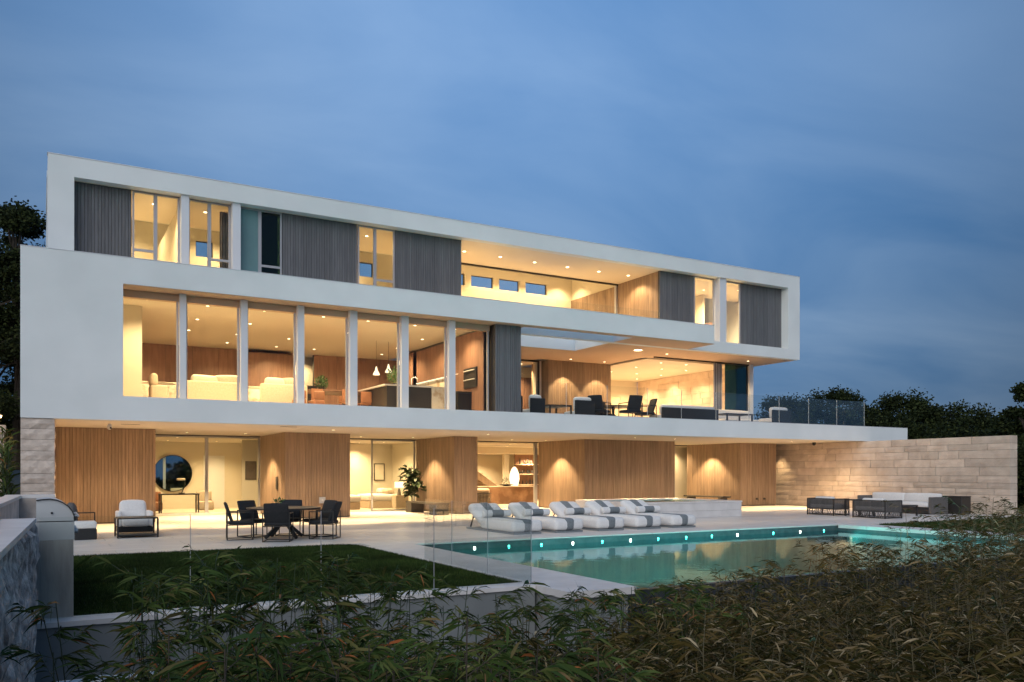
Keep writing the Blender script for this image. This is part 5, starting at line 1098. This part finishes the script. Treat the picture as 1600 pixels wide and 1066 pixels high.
# individual bamboo plants
PLANTS = [  # px, py(top), distance, canes, label
    (330, 872, 6.0, 9, 'leafy bamboo plant rising in front of the lawn, left of centre'),
    (235, 892, 5.6, 9, 'bamboo plant with drooping leaves in front of the low wall at left'),
    (150, 975, 5.0, 4, 'low bamboo spray with orange tipped leaves near the stone wall'),
    (455, 905, 6.3, 8, 'bamboo plant standing before the grey wall in the left foreground'),
    (535, 868, 6.4, 9, 'tall bushy bamboo plant left of the glass fence corner'),
    (700, 922, 6.6, 9, 'bushy bamboo plant in front of the pool corner wall'),
    (775, 925, 6.4, 2, 'single slender bamboo shoot with long leaves by the pool corner'),
    (890, 945, 7.0, 6, 'bamboo plant at the left end of the right hand hedge'),
    (600, 955, 7.2, 7, 'low bamboo clump against the grey wall between two taller plants'),
    (300, 975, 6.6, 8, 'dense low bamboo clump in the left foreground'),
    (828, 950, 6.6, 6, 'dense bamboo clump below the pool corner'),
    (640, 1000, 5.6, 7, 'dark bamboo clump at the bottom edge, left of centre'),
    (190, 905, 6.6, 2, 'thin bare tipped bamboo shoot in front of the lawn at left'),
    (900, 925, 8.0, 5, 'bamboo plant hiding the lower pool corner'),
    (965, 918, 8.3, 5, 'bamboo plant just right of the pool corner slab'),
    (1045, 925, 8.4, 5, 'bamboo plant before the dark overflow wall of the pool'),
    (1135, 912, 8.5, 5, 'bamboo plant at the middle of the pool overflow edge'),
    (480, 880, 7.0, 4, 'slim bamboo plant crossing the lawn edge left of centre'),
    (270, 880, 6.4, 4, 'upright bamboo plant with bare tips in front of the left lawn'),
    (580, 900, 6.8, 6, 'arching bamboo plant before the low wall, centre left'),
    (400, 875, 5.8, 2, 'thin bamboo shoot reaching over the lawn'),
]
for i, (px, py, d, n, lab) in enumerate(PLANTS):
    g = np.random.default_rng(200+i); l = (px-800)/1300*d; c = F_*d+R_*l; ztop = 1.61+(738-py)/1300*d
    xy = c[None]+g.normal(size=(n, 2))*0.13; z = ztop-np.abs(g.normal(size=n))*0.18; z[0] = ztop
    t = thing('bamboo_plant', lab, 'bamboo', (float(c[0]), float(c[1]), -2.05))
    LV, LF, SV, SF = bamboo(xy, z, -2.05, 126, 300+i, (0.08, 0.18), depth=1.3, spread=0.28)
    off = np.array([[c[0], c[1], -2.05]])
    npmesh('foliage', LV-off, LF, 'bambooL', t, kind='stuff'); npmesh('culms', SV-off, SF, 'leafdark', t, kind='stuff')
# trees
def tree(name, label, cat, x, y, z0, h, r_, nl, seed, trunk=0.18, leaf=0.13, group=None, low=0.35, ncl=60):
    g = np.random.default_rng(seed); rr = random.Random(seed); t = thing(name, label, cat, (x, y, z0), 0, group)
    q = MB(); limbs = []; q.tube([(0, 0, -0.3), (rr.uniform(-.2, .2), rr.uniform(-.2, .2), h*0.35), (rr.uniform(-.3, .3), rr.uniform(-.3, .3), h*0.7), (0, 0, h*0.92)], [trunk, trunk*0.8, trunk*0.5, 0.02], 8)
    cl = []
    for k in range(ncl):
        a = rr.uniform(0, 2*math.pi); f = rr.uniform(low, 1.0); prof = math.sin(math.pi*min(max((f-low)/(1-low)*0.82+0.14, 0), 1))**0.6
        rad = r_*prof*rr.uniform(0.45, 1.05); c = Vector((math.cos(a)*rad, math.sin(a)*rad, h*f)); cl.append(c)
        if k % 3 == 0: q.tube([(0, 0, h*max(f-0.25, 0.15)), tuple(c*0.5+Vector((0, 0, h*(f-0.12)*0.5))), tuple(c)], [trunk*0.35, trunk*0.2, 0.012], 5)
    q.build('trunk', 'bark', t, kind='stuff')
    per = nl//ncl; P = []
    for c in cl:
        s_ = r_*rr.uniform(0.20, 0.42); p = g.normal(size=(per, 3)); p /= np.linalg.norm(p, axis=1, keepdims=True); p *= (g.random((per, 1))**0.45)*(1+0.18*g.normal(size=(per, 1)))*np.array([[s_, s_, s_*0.6]]); P.append(p+np.array([c]))
    P = np.concatenate(P); D = g.normal(size=P.shape); D[:, 2] *= 0.6; L = leaf*(0.7+0.6*g.random(len(P)))
    V, F = leaf_batch(P, D, L, L*0.55, 0.1, seed); npmesh('crown', V, F, 'tree', t, kind='stuff'); return t
def at(px, d): c = F_*d+R_*((px-800)/1300*d); return float(c[0]), float(c[1])
def ztop(py, d): return 1.61+(738-py)/1300*d
TR = [  # px, top py, dist, radius px, label
    (1232, 618, 62, 46, 'small dark tree peeking behind the upper terrace glass, leftmost of the far trees'),
    (1292, 612, 58, 55, 'rounded dark tree behind the right half of the terrace railing'),
    (1352, 622, 56, 50, 'dark tree behind the end panel of the terrace railing'),
    (1412, 622, 54, 55, 'dark tree standing above the right end of the white terrace slab'),
    (1470, 632, 52, 55, 'dark tree behind the middle of the stone wall top'),
    (1528, 645, 50, 55, 'dark tree above the right end of the stone wall'),
    (1588, 655, 46, 60, 'dark tree at the right edge behind the stone wall end'),
    (1612, 598, 40, 34, 'tall dark tree cut by the right edge of the picture'),
    (1265, 655, 50, 60, 'low dark tree behind the reflections in the terrace glass'),
    (1385, 660, 48, 70, 'broad low tree between the terrace slab end and the far trees'),
    (1500, 680, 44, 75, 'broad low tree just behind the top of the stone wall'),
    (1600, 700, 38, 70, 'low dark tree beside the end face of the stone wall'),
]
for i, (px, py, d, rp, lab) in enumerate(TR):
    x, y = at(px, d); zt0 = ztop(py, d); rm = rp/1300*d; z0 = -0.5
    tree('far_tree', lab, 'tree', x, y, z0, zt0-z0, rm*1.2, 17000, 400+i, 0.22, 0.17, 'trees beyond the stone wall', low=0.12, ncl=48)
for i, (px, py, d, rp, lab, low) in enumerate([
    (25, 330, 31, 62, 'tall tree with open crown behind the left corner of the house', 0.42),
    (-60, 360, 29, 95, 'dense tree leaning in from the left edge of the picture', 0.2),
    (70, 395, 36, 60, 'smaller leafy tree close behind the white side wall at left', 0.3),
    (-20, 480, 33, 75, 'dark shrubby tree above the garden stairs', 0.1)]):
    x, y = at(px, d); zt0 = ztop(py, d); z0 = 2.0
    tree('garden_tree', lab, 'tree', x, y, z0, zt0-z0, rp/1300*d*1.2, 26000, 500+i, 0.2, 0.12, 'trees left of the house', low=low, ncl=60)
# tufts of strap leaves beside the garden stairs
for i, (x, y, z, h, lab) in enumerate([(-0.72, 24.9, 0.0, 2.6, 'tall dark strap leaf plant beside the stone pier'), (-0.8, 25.6, 0.0, 3.1, 'dark strap leaf plant higher up beside the garden stairs')]):
    t = thing('strap_leaf_plant', lab, 'plant', (x, y, z)); g = np.random.default_rng(600+i); n = 260
    P = np.column_stack([g.normal(size=n)*0.05, g.normal(size=n)*0.3, g.uniform(0.05, h*0.85, n)]); D = g.normal(size=(n, 3))*np.array([[0.6, 0.6, 0.3]])+np.array([[0, 0, 0.9]]); L = 0.35+0.35*g.random(n)
    V, F = leaf_batch(P, D, L, L*0.07, 0.5, 600+i); npmesh('foliage', V, F, 'bambooL', t, kind='stuff')
    SV, SF = stems_batch(np.zeros((6, 3)), np.column_stack([g.normal(size=6)*0.1, g.normal(size=6)*0.25, np.full(6, h*0.85)]), np.full(6, 0.015)); npmesh('stem', SV, SF, 'leafdark', t, kind='stuff')

# far-off wood on the slope behind the viewer (shows only in the glass and the mirror)
g = np.random.default_rng(77); n = 26000; x = g.uniform(-90, 110, n); top = 1.6+1.4*np.sin(x*0.37)+0.9*np.sin(x*1.1+1)+0.5*np.sin(x*2.7); z = -2+(top+2)*g.random(n)**0.6
P = np.column_stack([x, -48+g.normal(size=n)*2.5, z]); D = g.normal(size=(n, 3)); L = 0.8+0.8*g.random(n)
V, F = leaf_batch(P, D, L, L*0.6, 0.1, 78); npmesh('distant_wood', V, F, 'tree', None, kind='stuff', label='dark far wood on the slope mirrored in the windows', category='wood')
